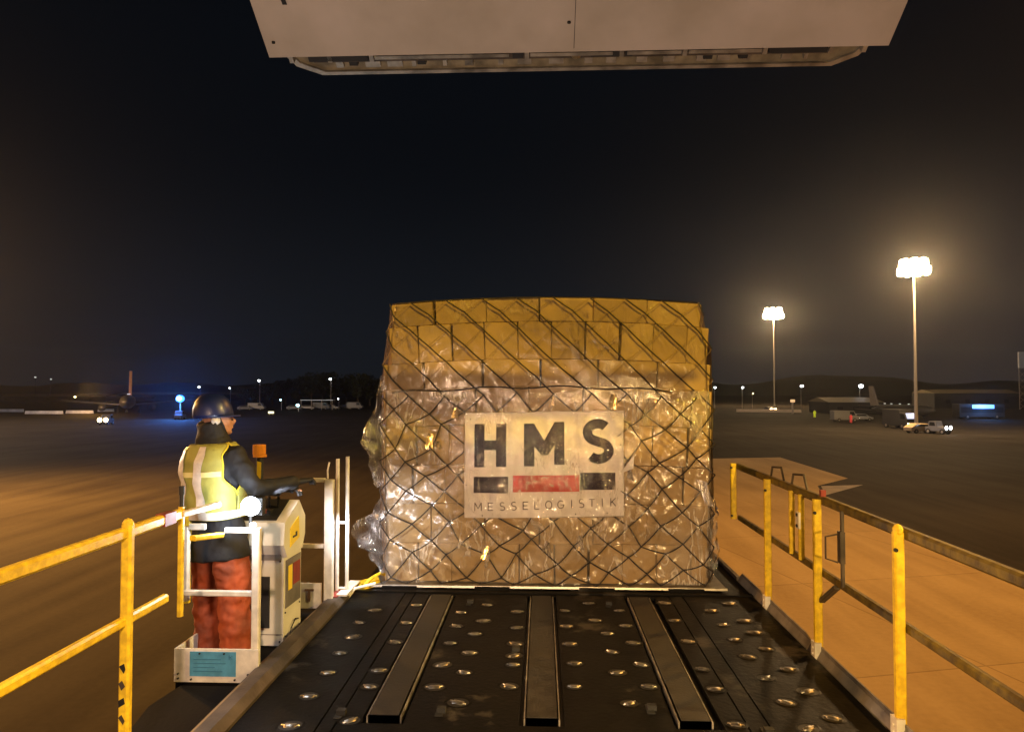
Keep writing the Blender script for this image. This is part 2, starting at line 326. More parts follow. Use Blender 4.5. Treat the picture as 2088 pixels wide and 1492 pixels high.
b = MB(); b.beam((RX-.03,4.66,5.57),(RX-.03,4.66,6.05), .022, .022, .2); b.box((RX-.05,4.64,5.72),(RX-.02,4.69,5.92)); b.tube([(RX-.05,4.68,5.9),(RX-.12,4.70,5.88),(RX-.12,4.70,5.74),(RX-.05,4.68,5.72)], .006); b.build('gate_latch', M_curb, rail)
for y in (6.0,5.5):
    b = MB(); b.tube([(RX,y+.16,6.08),(RX,y+.12,6.17),(RX,y-.10,6.19),(RX,y-.17,6.08)], .009); b.build('grab_loop', M_curb, rail)
b = MB(); b.beam((RX-.03,5.01,5.38),(RX-.01,4.80,5.53), .045, .03, .2); b.build('brace', M_curb, rail)
b = MB(); b.box((RX-.03,5.0,6.09),(RX+.005,5.03,6.135)); b.build('rail_clamp', M_red, rail)
# left handrail
LX = -2.12
b = MB(); b.beam((LX,1.0,6.10),(LX,4.10,6.10), .05, .06, .25); b.beam((LX,1.0,5.655),(LX,3.96,5.655), .042, .05, .25)
raill = lp(b, 'handrail', M_yel); part_label(raill, 'left-hand yellow handrail ending at the operator platform')
b = MB(); b.beam((LX+.01,3.57,4.6),(LX+.01,3.57,6.14), .056, .045, .25); b.ball((LX+.01,3.57,6.14),(.03,.026,.035),10); b.build('rail_post', M_yel, raill)
for i in range(9):     # scuffs and drips of old paint on the lower half of the post
    z = 4.72+i*.085
    q = MB(); q.prism([(LX-.01+.012*(i%3),z),(LX+.022,z+.02),(LX+.015-.01*(i%2),z+.05),(LX-.012,z+.035)], 3.546,3.5495,'y'); q.build('paint_chip', M_curb if i%2 else M_bolt, raill)
b = MB(); b.beam((LX+.0,4.13,5.50),(LX+.0,4.13,6.14), .030, .03, .2); b.build('rail_post', M_yel, raill)
b = MB(); b.cyl((LX+.0,4.13,6.20),.012,.12,10); b.cyl((LX+.0,4.13,6.235),.016,.05,10); b.build('locking_pin', M_blk, raill)
b = MB(); b.box((LX-.028,3.90,6.066),(LX+.028,4.02,6.134)); b.build('red_band', M_red, raill)
b = MB(); b.beam((LX+.02,4.1,6.10),(LX+.10,4.4,6.11), .035, .035, .2); b.build('rail_stub', M_white, raill)
b = MB(); b.beam((LX+.06,4.15,5.95),(LX+.14,4.35,5.93), .05, .03, .2); b.build('hinge_plate', M_yel, raill)
# operator platform
b = MB(); b.box((-2.36,4.55,4.90),(-1.84,6.25,4.95)); b.prism([(-2.30,4.50),(-1.84,4.50),(-1.84,3.2),(-2.12,3.2),(-2.26,3.8),(-2.34,4.2)], 4.88, 4.945, 'z')
plat = lp(b, 'operator_platform', mat('black_platform', (.0045,.004,.004), .8, 0, .4, 5, .2, 40, spec=.1))
b = MB(); b.box((-2.36,4.53,4.955),(-1.81,4.545,5.165)); b.box((-2.36,4.5455,4.955),(-2.345,5.0,5.165)); b.build('toe_board', M_white, plat)
b = MB(); b.box((-2.255,4.524,4.995),(-1.955,4.5285,5.150)); b.build('placard', M_teal, plat)
b = MB()
for x, z in ((-2.33,5.01),(-2.33,4.98),(-1.875,4.98),(-1.875,5.01),(-2.245,4.975),(-1.96,4.975),(-2.19,5.14),(-2.03,5.14)): b.cyl((x,4.522,z),.006,.01,8,'y')
b.build('rivet', M_bolt, plat)
b = MB()
for k in range(3):
    for j in range(3):
        if (k+j) % 2 == 0 or k == 0: b.box((-2.0+k*.009,4.5215,5.105+j*.009),(-1.993+k*.009,4.5235,5.112+j*.009))
for k, (z, x1) in enumerate(((5.10,-2.05),(5.075,-2.02),(5.05,-2.09),(5.025,-2.04))): b.box((-2.23,4.5225,z),(x1,4.5235,z+.006))
b.build('placard_print', mat('placard_print', (.035,.17,.30), .6), plat)
b = MB(); b.beam((-1.845,4.57,4.955),(-1.845,4.57,5.93), .05, .045, .15); b.beam((-1.87,4.57,5.915),(-2.05,4.57,5.915), .04, .035, .15); b.beam((-1.87,4.57,5.51),(-2.32,4.57,5.51), .035, .035, .15)
b.beam((-2.33,4.60,5.45),(-2.33,4.60,5.93), .05, .04, .15); b.beam((-2.30,4.60,5.93),(-2.20,4.60,5.93), .035, .04, .15)
b.build('guard_frame', M_white, plat)
b = MB(); b.beam((-2.375,4.72,5.40),(-2.375,4.72,6.02), .035, .03, .2); b.build('guard_post', M_yel, plat)
b = MB(); b.beam((-1.80,6.0,4.96),(-1.80,6.0,6.06), .075, .05, .12); b.beam((-1.84,6.0,6.055),(-1.96,6.0,6.055), .04, .035, .12); b.beam((-1.84,6.0,5.50),(-2.06,6.0,5.50), .045, .035, .12)
b.build('guard_frame', M_white, plat)
b = MB(); b.box((-2.25,5.985,4.98),(-1.86,6.0,5.19)); sp_ = b.build('sign_panel', M_white, plat)
b = MB(); b.box((-2.0,5.978,5.125),(-1.92,5.983,5.143)); b.box((-1.97,5.978,5.04),(-1.95,5.983,5.1245))
b.box((-2.055,5.978,5.04),(-2.035,5.983,5.143))
b.build('sign_letter', mat('sign_brown', (.16,.09,.06), .6), plat)
b = MB(); b.cyl((-1.787,6.2,5.58),.016,1.27,10); b.cyl((-1.70,6.2,5.60),.016,1.27,10); b.cyl((-1.743,6.2,5.66),.012,.09,8,'x'); b.cyl((-1.743,6.2,5.09),.012,.09,8,'x'); b.tube([(-1.86,6.15,6.05),(-1.862,6.15,6.12),(-1.85,6.16,6.19)],.008)
b.build('guard_hoop', M_white, plat)
b = MB(); b.box((-1.75,6.05,5.065),(-1.66,6.5,5.08)); b.tube([(-1.70,6.20,5.0),(-1.66,6.3,5.06),(-1.5,6.42,5.075)],.014); b.build('hoop_foot', M_white, plat)
# hanging mudguard and lamp below the left rail
b = MB(); b.prism([(-2.55,4.95),(-2.30,4.95),(-2.28,5.35),(-2.44,5.40),(-2.58,5.3)], 5.3, 5.8, 'y'); b.build('step_guard', M_blk, plat)
b = MB(); b.prism([(-2.50,5.04),(-2.44,5.12),(-2.36,5.05),(-2.40,4.97),(-2.46,4.96)], 5.24, 5.3, 'y'); b.build('step_lamp_cover', M_white, plat)
# control console
b = MB(); b.prism([(-2.30,5.17),(-1.885,5.17),(-1.87,5.50),(-2.30,5.50)], 4.96, 5.60, 'z')
con = lp(b, 'control_console', M_cab)
b = MB(); b.prism([(5.10,5.70),(5.17,5.60),(5.50,5.60),(5.56,5.70),(5.56,5.84),(5.42,5.98),(5.12,5.86)], -2.28, -1.86, 'x'); b.build('console_hood', M_cab, con)
b = MB(); b.add([(-2.25,5.135,5.873),(-1.93,5.135,5.873),(-1.93,5.415,5.985),(-2.25,5.415,5.985),(-2.25,5.135,5.868),(-1.93,5.135,5.868)], [(0,1,2,3)]); b.box((-2.22,5.2,5.90),(-2.0,5.35,5.935)); b.build('control_panel', M_blk, con)
b = MB(); b.prism([(5.22,5.66),(5.42,5.70),(5.40,5.86),(5.22,5.80)], -1.859, -1.855, 'x'); b.build('warning_label', mat('yellow_label', (.85,.62,.02), .5), con)
b = MB(); b.box((-1.857,5.27,5.72),(-1.852,5.36,5.735)); b.box((-1.857,5.33,5.735),(-1.852,5.36,5.755)); b.build('label_mark', M_bolt, con)
def face_x(t): return -1.885+(t-5.17)*.045+.002
b = MB()
b.add([(face_x(y)+e,y,z) for e in (0,.004) for y, z in ((5.20,5.22),(5.48,5.22),(5.48,5.57),(5.20,5.57))], [(0,1,2,3),(4,5,6,7),(0,1,5,4),(1,2,6,5),(2,3,7,6),(3,0,4,7)]); b.build('side_sticker', M_plate, con)
for (y0,y1,z0,z1,m,nm) in ((5.33,5.46,5.36,5.52,M_red,'sticker_red'),(5.24,5.31,5.34,5.52,MATS['yellow_label'],'sticker_yellow')):
    b = MB(); b.add([(face_x(y)+e,y,z) for e in (.0045,.007) for y, z in ((y0,z0),(y1,z0),(y1,z1),(y0,z1))], [(0,1,2,3),(4,5,6,7),(0,1,5,4),(1,2,6,5),(2,3,7,6),(3,0,4,7)]); b.build('sticker_patch', m, con)
b = MB(); b.box((-2.12,5.155,5.09),(-1.985,5.168,5.46)); b.box((-1.99,5.14,5.30),(-1.98,5.155,5.36)); b.build('cabinet_vent', M_blk, con)
b = MB(); b.box((-2.28,5.155,5.58),(-1.90,5.168,5.70)); b.build('hood_shadow_strip', M_plate, con)
b = MB(); b.tube([(-1.868,5.25,4.99),(-1.86,5.27,5.06),(-1.858,5.35,5.10),(-1.86,5.42,5.08)], .005); b.tube([(-2.08,5.0,5.85),(-2.08,4.9,5.6),(-2.04,4.85,5.5),(-2.0,4.9,5.6),(-2.0,5.0,5.84)], .006); b.build('cable', M_bolt, con)
b = MB()
for x in (-2.15,-2.05,-1.98): b.cyl((x,5.3,5.965),.008,.07,8); b.ball((x,5.3,6.01),.016,8)
b.build('lever', M_bolt, con)
b = MB()
for z in (4.99,5.57):
    for x in (-2.27,-1.91): b.cyl((x,5.167,z),.006,.008,8,'y')
for y in (5.2,5.47):
    for z in (5.02,5.19): b.cyl((face_x(y),y,z),.006,.008,8,'x')
b.box((-2.30,5.1665,5.04),(-1.888,5.1685,5.043)); b.build('panel_fastener', M_bolt, con)
b = MB()
for i, (x, y) in enumerate(((-2.20,5.20),(-2.12,5.20),(-2.04,5.20),(-2.20,5.30),(-2.12,5.32))): b.cyl((x,y,5.93+ (y-5.2)*.4),.011,.03,10)
b.build('push_button', M_red, con)
# amber beacon on striped pole
b = MB(); b.box((-2.29,5.55,5.0),(-2.26,5.6,6.0)); b.cyl((-2.235,5.58,6.14),.028,.30,12)
bea = b.build('beacon_post', M_blk, plat)
b = MB(); b.prism([(-2.245,6.13),(-2.215,6.12),(-2.212,6.25),(-2.245,6.26)], 5.548, 5.552, 'y'); b.build('yellow_stripe', MATS['yellow_label'], plat)
b = MB(); b.cyl((-2.235,5.58,6.30),.052,.02,16); b.cyl((-2.24,5.58,6.35),.05,.075,16); b.build('amber_beacon', mat('amber_lens', (.5,.16,.01), .25, emit=(1,.3,.02), estr=.18), plat)
# work light on the guard frame: it is lit
b = MB(); b.cyl((-1.90,4.60,5.98),.012,.10,8); b.cyl((-1.89,4.62,6.055),.045,.05,14,'y'); b.box((-1.94,4.64,6.0),(-1.84,4.70,6.11)); wl = b.build('work_light', M_bolt, plat)
b = MB(); b.ball((-1.89,4.575,6.07),(.066,.02,.062),14); b.build('work_light_lens', mat('lit_lens', (1,1,1), .3, emit=(.86,.94,1.0), estr=30), wl)
b = MB(); b.ball((-1.862,4.545,5.955),(.022,.016,.018),12); b.build('lamp_bulb', mat('lit_bulb', (1,1,1), .3, emit=(.9,.95,1.0), estr=14), plat)
light('work_light_beam', 'SPOT', (-1.80,4.78,6.12), 190, (.90,.93,1.0), .05, (-1.40,6.7,5.55), 40, 1)
light('work_light_glow', 'POINT', (-1.89,4.42,6.05), 16, (.85,.92,1.0), .04)
light('deck_lamp', 'SPOT', (-1.60,5.95,5.9), 60, (.92,.95,1.0), .04, (-1.72,6.3,5.2), 70, .6)

# ------------------------------------------------------------------ cargo pallet and load
PY = 6.62
b = MB(); b.box((-1.59,6.54,DZ+.014),(1.66,9.0,DZ+.034)); b.prism([(6.52,DZ+.016),(6.54,DZ+.014),(6.54,DZ+.036),(6.525,DZ+.034)], -1.60,1.67,'x')
pal = empty('cargo_pallet', (0,7.7,DZ), 0, 'flat aluminium air cargo pallet under the netted cartons', 'pallet')
o = b.build('pallet_sheet', M_alu2, pal); o.matrix_parent_inverse = Matrix.Translation((0,-7.7,-DZ))
b = MB()
for x in [-1.4+.28*i for i in range(11)]: b.box((x-.02,6.535,DZ+.002),(x+.02,6.56,DZ+.013))
o = b.build('net_lugs', M_bolt, pal); o.matrix_parent_inverse = Matrix.Translation((0,-7.7,-DZ))
Z0 = DZ+.04
rows = [(.35,.315,0),(.36,.50,.1),(.35,.315,.15),(.36,.315,.0),(.345,.50,.25),(.245,.545,.3),(.345,.315,.1),(.215,.50,.2)]
rname = ['bottom row','second row up','third row up','fourth row up','fifth row up','sixth row up','seventh row up','top row']
ORD = ['leftmost','second','third','fourth','fifth','sixth','seventh','eighth','ninth','tenth','eleventh','twelfth']
def sag(x): return .065*(1-(x/1.5)**2)
def fy(x, z):                                  # front of the load: leans back a little at the top, bulges
    t = (z-Z0)/2.6
    return PY + .05*t*t + .02*math.sin(3.1*x+2*z) - .05*math.exp(-((z-5.7)/.5)**2)*math.exp(-(x/1.3)**2)
def lim(z):                                    # left and right side of the load at height z
    t = (z-Z0)/2.6
    return (-1.46-.03*math.sin(3*t) if t < .72 else -1.49+.09*(t-.72)/.28, 1.53+.03*math.sin(2.6*t) if t < .85 else 1.54-.08*(t-.85)/.15)
z = Z0
cm = {}
def carton(lo, hi, rz, mi):
    b = MB(); sx, sy, sz = [(hi[i]-lo[i])/2 for i in range(3)]
    c_ = .006
    # box with worn, slightly crushed corners; a lid seam and a tape strip
    rnd = random.Random(hash((round(lo[0],3), round(lo[2],3), 5)) & 0xffff)
    P = []
    for z_ in (-sz, -sz+c_, sz-c_, sz):
        ins = c_ if abs(z_) > sz-.001 else 0
        bul = 0
        for x_, y_ in ((-1,-1),(1,-1),(1,1),(-1,1)):
            for q in (0, 1):
                cx = x_*(sx-ins) ; cy = y_*(sy-ins)
                first = (x_*y_ > 0) == (q == 0)
                if first: cy -= y_*c_
                else: cx -= x_*c_
                P.append((cx+rnd.uniform(-.002,.002), cy+rnd.uniform(-.003,.003), z_+rnd.uniform(-.002,.002)))
    f = [(k*8+i, k*8+(i+1)%8, (k+1)*8+(i+1)%8, (k+1)*8+i) for k in range(3) for i in range(8)]+[tuple(range(7,-1,-1)), tuple(range(24,32))]
    b.add(P, f)
    o = b.build('carton', M_carb[mi]); o.location = ((lo[0]+hi[0])/2, (lo[1]+hi[1])/2, (lo[2]+hi[2])/2); o.rotation_euler.z = rz
    return o
for r, (h, w, off) in enumerate(rows):
    l_, r_ = lim(z+h/2); x = l_; k = 0; xsn = []
    first = True
    while x < r_-.12:
        ww = w*(1-off) if first and off else w
        if x+ww > r_-.13: ww = r_-x
        xsn.append((x, min(x+ww, r_))); x += ww; first = False
    n = len(xsn)
    for i, (a, c) in enumerate(xsn):
        rnd = random.Random(r*50+i); g1 = rnd.choice([.002,.003,.005,.008,.018])
        y0 = fy((a+c)/2, z+h/2) + rnd.uniform(0,.012)
        dz = sag((a+c)/2)*(r/7.0)
        o = carton((a+g1, y0+.012, z+dz+.001), (c-.003, y0+.50, z+h+dz+(sag((a+c)/2)/7)-.001), rnd.uniform(-.03,.03), rnd.choice([0,0,1,1,2,3]))
        o.rotation_euler.y = math.atan(.0578*((a+c)/2)*(r+.5)/7)
        pos = ORD[i] if i == 0 else (ORD[i]+' from the left' if i < n-1 else 'rightmost')
        size = 'wide' if w > .4 else 'square'
        tag(o, '%s %s brown carton in the %s of the pallet load' % (pos, size, rname[r]), 'carton', 'cardboard cartons stacked on the pallet')
    for side, xa, xb in (('left', l_, l_+.55), ('right', r_-.55, r_)):
        for j in range(1, 5):
            y0 = PY+.03+j*.46
            o = carton((xa+.004, y0+.04, z+.003), (xb-.004, y0+.46, z+h-.003), random.uniform(-.02,.02), random.choice([0,1,2]))
            tag(o, 'brown carton, %s flank of load, %s deep, %s' % (side, ['','two','three','four','five'][j], rname[r].replace(' from the top','').replace(' up','')), 'carton', 'cardboard cartons stacked on the pallet')
    z += h
ZT = z
b = MB(); b.box((-.93,7.15,ZT-.245),(.96,8.90,ZT-.03)); o = b.build('carton', M_carb[1]); tag(o, 'large flat brown carton hidden in the middle of the load top', 'carton', 'cardboard cartons stacked on the pallet')
# stretch film over everything, loose sheets below
def film_mat(name, base, ridge, tint, rough=.12, scale=3.5, bump=.7, gloss=1.6):
    m = bpy.data.materials.new(name); m.use_nodes = True; n = m.node_tree.nodes; l = m.node_tree.links
    n.remove(n['Principled BSDF']); out = n['Material Output']
    t = n.new('ShaderNodeTexCoord'); mp = n.new('ShaderNodeMapping'); mp.inputs['Rotation'].default_value = (0, R(38), 0); mp.inputs['Scale'].default_value = (1, 1, .28); l.new(t.outputs['Object'], mp.inputs[0])
    a = n.new('ShaderNodeTexNoise'); a.inputs['Scale'].default_value = scale*2; a.inputs['Detail'].default_value = 6; a.inputs['Distortion'].default_value = 1.5; l.new(mp.outputs[0], a.inputs['Vector'])
    c = n.new('ShaderNodeTexNoise'); c.inputs['Scale'].default_value = scale*.8; c.inputs['Detail'].default_value = 3; c.inputs['Distortion'].default_value = 1; l.new(t.outputs['Object'], c.inputs['Vector'])
    # thin ridges where the film folds
    s1 = n.new('ShaderNodeMath'); s1.operation = 'SUBTRACT'; l.new(a.outputs[0], s1.inputs[0]); s1.inputs[1].default_value = .5
    s2 = n.new('ShaderNodeMath'); s2.operation = 'ABSOLUTE'; l.new(s1.outputs[0], s2.inputs[0])
    s3 = n.new('ShaderNodeMapRange'); s3.inputs[1].default_value = 0; s3.inputs[2].default_value = .035; s3.inputs[3].default_value = ridge; s3.inputs[4].default_value = 0; l.new(s2.outputs[0], s3.inputs[0])
    c2 = n.new('ShaderNodeMapRange'); c2.inputs[1].default_value = .42; c2.inputs[2].default_value = .72; c2.inputs[3].default_value = base*.35; c2.inputs[4].default_value = base*2; l.new(c.outputs[0], c2.inputs[0])
    c3 = n.new('ShaderNodeMapRange'); c3.inputs[1].default_value = .45; c3.inputs[2].default_value = .62; l.new(c.outputs[0], c3.inputs[0])
    mm = n.new('ShaderNodeMath'); mm.operation = 'MULTIPLY'; l.new(s3.outputs[0], mm.inputs[0]); l.new(c3.outputs[0], mm.inputs[1])
    ad = n.new('ShaderNodeMath'); ad.operation = 'ADD'; ad.use_clamp = True; l.new(mm.outputs[0], ad.inputs[0]); l.new(c2.outputs[0], ad.inputs[1])
    bu = n.new('ShaderNodeBump'); bu.inputs['Strength'].default_value = bump; bu.inputs['Distance'].default_value = .03; l.new(a.outputs[0], bu.inputs['Height'])
    gl = n.new('ShaderNodeBsdfGlossy'); gl.inputs['Roughness'].default_value = rough; gl.inputs['Color'].default_value = (1,1,1,1); l.new(bu.outputs[0], gl.inputs['Normal'])
    df = n.new('ShaderNodeBsdfDiffuse'); df.inputs['Color'].default_value = (*tint, 1); l.new(bu.outputs[0], df.inputs['Normal'])
    tl = n.new('ShaderNodeBsdfTranslucent'); tl.inputs['Color'].default_value = (*tint, 1)
    mx0 = n.new('ShaderNodeMixShader'); mx0.inputs[0].default_value = .3; l.new(df.outputs[0], mx0.inputs[1]); l.new(tl.outputs[0], mx0.inputs[2])
    tr = n.new('ShaderNodeBsdfTransparent'); tr.inputs['Color'].default_value = (.97,.96,.95,1)
    mx = n.new('ShaderNodeMixShader'); l.new(ad.outputs[0], mx.inputs[0]); l.new(tr.outputs[0], mx.inputs[1]); l.new(mx0.outputs[0], mx.inputs[2])
    fr = n.new('ShaderNodeFresnel'); fr.inputs['IOR'].default_value = 1.5; l.new(bu.outputs[0], fr.inputs['Normal'])
    fm = n.new('ShaderNodeMath'); fm.operation = 'MULTIPLY'; fm.inputs[1].default_value = gloss; fm.use_clamp = True; l.new(fr.outputs[0], fm.inputs[0])
    m2_ = n.new('ShaderNodeMixShader'); l.new(fm.outputs[0], m2_.inputs[0]); l.new(mx.outputs[0], m2_.inputs[1]); l.new(gl.outputs[0], m2_.inputs[2])
    l.new(m2_.outputs[0], out.inputs['Surface'])
    return m
M_film = film_mat('clear_stretch_film', .04, .28, (.75,.56,.32), .2, 3.0, .5, .9)
M_film2 = film_mat('loose_clear_film', .14, .6, (.82,.72,.60), .2, 2.4, .7, 1.0)
M_film3 = film_mat('hazy_film_fold', .2, .9, (.62,.62,.64), .15, 6, .8)
def wr(x, z, s): return noise.noise(Vector((x*s, z*s, s)))
def wrinkle(x, z, a=1.0):
    q = Matrix.Rotation(R(35), 2) @ Vector((x, z))
    n1 = 1-abs(noise.noise(Vector((q.x*3.2, q.y*9, 1.3))))*2
    n2 = 1-abs(noise.noise(Vector((q.x*11+3, q.y*4, 5.1))))*2
    n3 = 1-abs(noise.noise(Vector((x*14, z*16, 9.1))))*2
    return a*(.012*n1+.009*n2+.005*n3)
def sheet(nx, nz, fn):
    b = MB(); b.add([fn(i/nx, j/nz) for j in range(nz+1) for i in range(nx+1)], [(j*(nx+1)+i, j*(nx+1)+i+1, (j+1)*(nx+1)+i+1, (j+1)*(nx+1)+i) for j in range(nz) for i in range(nx)]); return b
def upper(u, v):
    zz = 6.70+(ZT-6.70)*v; a, c = lim(zz); x = a-.015+(c-a+.03)*u
    e = min(u, 1-u); back = .35*max(0,(.012-e)/.012)
    return (x, fy(x,zz)-.012-wrinkle(x,zz,.35)+back, zz+sag(x)*v+.008*v)
o = sheet(130, 50, upper).build('stretch_film', M_film, None, True, False); tag(o, 'clear stretch film pulled tight over the upper cartons of the load', 'plastic film')
topb = sheet(24, 20, lambda u, v: (lim(ZT)[0]-.015+(lim(ZT)[1]-lim(ZT)[0]+.03)*u, fy(0,ZT)-.005+2.35*v, ZT+sag(-1.4+2.8*u)+.014+.006*wr(u*3,v*3,2)))
topb.build('film_top', M_film, o, True, False)
for s_, nm in ((0,'film_side'),(1,'film_side')):
    q = sheet(24, 30, lambda u, v: ((lambda zz: (lim(zz)[s_]+(-.016 if s_ == 0 else .016)*(1+wr(u*4,zz,2)), fy(lim(zz)[s_],zz)+2.33*u, zz))(Z0+(ZT-Z0)*v)))
    q.build(nm, M_film, o, True, False)
def lower(u, v):
    zz = Z0+.005+(6.80-Z0)*v + .035*noise.noise(Vector((u*9,0,3)))*v; a, c = lim(zz); x = a-.03+(c-a+.07)*u
    e = min(u, 1-u); back = .25*max(0,(.02-e)/.02)
    puff = .03*max(0, noise.noise(Vector((x*1.8,zz*2.2,4))))
    return (x, fy(x,zz)-.034-wrinkle(x,zz,1.0)-puff+back, zz)
o = sheet(240, 130, lower).build('plastic_sheet', M_film2, None, True, False); tag(o, 'crumpled clear plastic sheet wrapped round the lower half of the load', 'plastic sheet')
def flap(pts, name, seed, depth=.25, parent=o, m=None):
    # pts: list of (x_outer, z); inner edge stays on the load's corner
    nz = 26; nx = 10
    def fn(u, v):
        t = v*(len(pts)-1); i = min(int(t), len(pts)-2); f = t-i
        f = f*f*(3-2*f)
        xo = pts[i][0]*(1-f)+pts[i+1][0]*f; zz = pts[i][1]*(1-t+i)+pts[i+1][1]*(t-i)
        xi = lim(zz)[0]+.03 if xo < 0 else lim(zz)[1]-.03
        x = xi+(xo-xi)*u
        w = noise.noise(Vector((u*2.5+seed, v*7, seed)))
        return (x+.02*w*u, fy(x,zz)+.01+depth*(.1*math.sin(u*5+seed)+.35*w)*u+.05*math.sin(v*31+u*9)*u*.5, zz+.02*noise.noise(Vector((u*4,v*9,seed+2)))*u)
    q = sheet(nx, nz, fn).build(name, m or M_film3, parent, True, False)
    return q
flap([(-1.52,6.95),(-1.58,6.70),(-1.68,6.40),(-1.71,6.32),(-1.62,6.15),(-1.55,5.95),(-1.52,5.85)], 'loose_fold', 1.0)
flap([(-1.50,5.85),(-1.58,5.68),(-1.74,5.58),(-1.76,5.45),(-1.70,5.34),(-1.62,5.30),(-1.52,5.12)], 'loose_fold', 4.0)
flap([(1.57,5.85),(1.61,5.70),(1.60,5.55),(1.62,5.30),(1.57,5.10)], 'loose_fold', 7.0)
# cargo net
b = MB(); nodes = {}; dx, dzn = .1675, .148
def proj(x, z, out=.03): 
    l_, r_ = lim(z); return Vector((x, fy(x,z)-out, z))
for j in range(0, 19):
    for i in range(0, 20):
        if (i+j) % 2: continue
        x = -1.56+i*dx; zz = ZT+.04-j*dzn; low = max(0, min(1, (j-5)/4)); rnd = random.Random(i*77+j)
        x += rnd.uniform(-1,1)*(.008+.045*low); zz += rnd.uniform(-1,1)*(.006+.045*low)
        a, c = lim(min(zz,ZT)); x = max(a-.02, min(c+.02, x)); zz = max(Z0-.0, zz)
        if j == 0: zz = ZT+.006+sag(x)
        else: zz += sag(x)*max(0, 1-j/8)
        nodes[(i,j)] = (x, zz)
def cord(p, q, r, mi, sagk=.006, out=.028):
    n = 5; P = []
    for k in range(n+1):
        t = k/n; x = p[0]+(q[0]-p[0])*t; zz = p[1]+(q[1]-p[1])*t-sagk*math.sin(math.pi*t)
        lo_ = max(0, min(1, (6.82-zz)/.08)); P.append(Vector((x, fy(x,min(zz,ZT))-out-(.026+.012*noise.noise(Vector((x*5,zz*5,1))))*lo_-.006*math.sin(math.pi*t), zz)))
    b.tube(P, r, 6, mi, False)
for (i, j), p in nodes.items():
    up = j < 6
    if (i+1,j+1) in nodes: cord(p, nodes[(i+1,j+1)], .0068 if up else .0058, 0, .004)
    if (i-1,j+1) in nodes:
        cord(p, nodes[(i-1,j+1)], .0026 if up else .0056, 1 if up else 0, .008)
    if j > 0: b.ball((p[0], fy(p[0],min(p[1],ZT))-.03, p[1]), .0085 if not up else .007, 6)
for i in range(10):    # the net's hem lines over the top and down the two sides
    y = 6.7+i*.24
    b.tube([(-1.38+2.84*k/10,y,ZT+.018+sag(-1.38+2.84*k/10)) for k in range(11)], .005, 6, 0)
for s_ in (0,1):
    for i in range(13):
        y = 6.72+i*.18; xx = lambda zz: lim(zz)[s_]+(-.03 if s_==0 else .03)
        P = [(xx(min(ZT,ZT-k*.26)), min(8.95,y+(k%2)*.18), ZT-k*.26) for k in range(10)]
        b.tube(P, .006, 5, 0, False)
        P = [(xx(min(ZT,ZT-k*.26)), min(8.95,y-(k%2)*.18+.18), ZT-k*.26) for k in range(10)]
        b.tube(P, .006, 5, 0, False)
# horizontal tie across the load under the third row
P = [(-1.40+2.6*t, fy(-1.4+2.6*t, 6.79)-.03, 6.79+.055*math.sin(math.pi*t*.9)+.012*math.sin(t*23)) for t in [k/30 for k in range(31)]]
b.tube(P, .007, 6, 0)
o = b.build('cargo_net', [M_cord, M_cord2], None, True); tag(o, 'black diamond-mesh cargo net tied over the cartons', 'cargo net')

# ------------------------------------------------------------------ banner with its writing
K = 1.455/1855
def bs(u, v):       # banner coordinates in the sign's own units -> world (x, z)
    x = -.702+(u-128)*K; zz = 6.605-(v-112)*K
    zz += .018*((u-128)/1855) if v < 400 else .018*((u-128)/1855)*(1-(v-400)/2000)
    return x, zz
def by(x, zz, out=0.0):
    return fy(x, zz)-.072-.016*noise.noise(Vector((x*4,zz*4,2)))-.009*noise.noise(Vector((x*11,zz*9,7)))-out
def bp(u, v, out): x, zz = bs(u, v); return (x, by(x,zz,out), zz)
def bfn(u, v):
    U = 125+1855*u; V = 1330-1218*v
    U += 10*noise.noise(Vector((v*4,u*2,1)))*(1 if u in (0,1) else 0)
    if v == 1: V += 16*math.sin(u*9)*(u>.45)*(.5) - (30*max(0,u-.55))
    if v == 0: V -= 28*u
    x, zz = bs(U, V); return (x, by(x,zz), zz)
ban = sheet(130, 90, bfn).build('banner', M_ban, None, True, False)
tag(ban, 'pale banner reading HMS MESSELOGISTIK fixed to the front of the load', 'banner')
sol = ban.modifiers.new('t', 'SOLIDIFY'); sol.thickness = .002; sol.offset = 1
def strip(b, pts, w, out=.009, sub=22, closed=False):
    """flat stroke of width w along pts (sign units), following the cloth"""
    Q = []
    for i in range(len(pts)-1):
        (a, c), (d_, e) = pts[i], pts[i+1]; L_ = math.hypot(d_-a, e-c); n = max(1, int(L_/sub))
        Q += [(a+(d_-a)*k/n, c+(e-c)*k/n) for k in range(n)]
    Q.append(pts[-1]); V = []
    for i, (x, y) in enumerate(Q):
        p = Q[max(0,i-1)]; q = Q[min(len(Q)-1,i+1)]; tx, ty = q[0]-p[0], q[1]-p[1]; l_ = math.hypot(tx,ty) or 1; nx, ny = -ty/l_, tx/l_
        m = 5 if w > 60 else 1
        for k in range(m+1): s_ = (k/m-.5)*w; V.append(bp(x+nx*s_, y+ny*s_, out))
    m = 5 if w > 60 else 1
    b.add(V, [(i*(m+1)+k, i*(m+1)+k+1, (i+1)*(m+1)+k+1, (i+1)*(m+1)+k) for i in range(len(Q)-1) for k in range(m)])
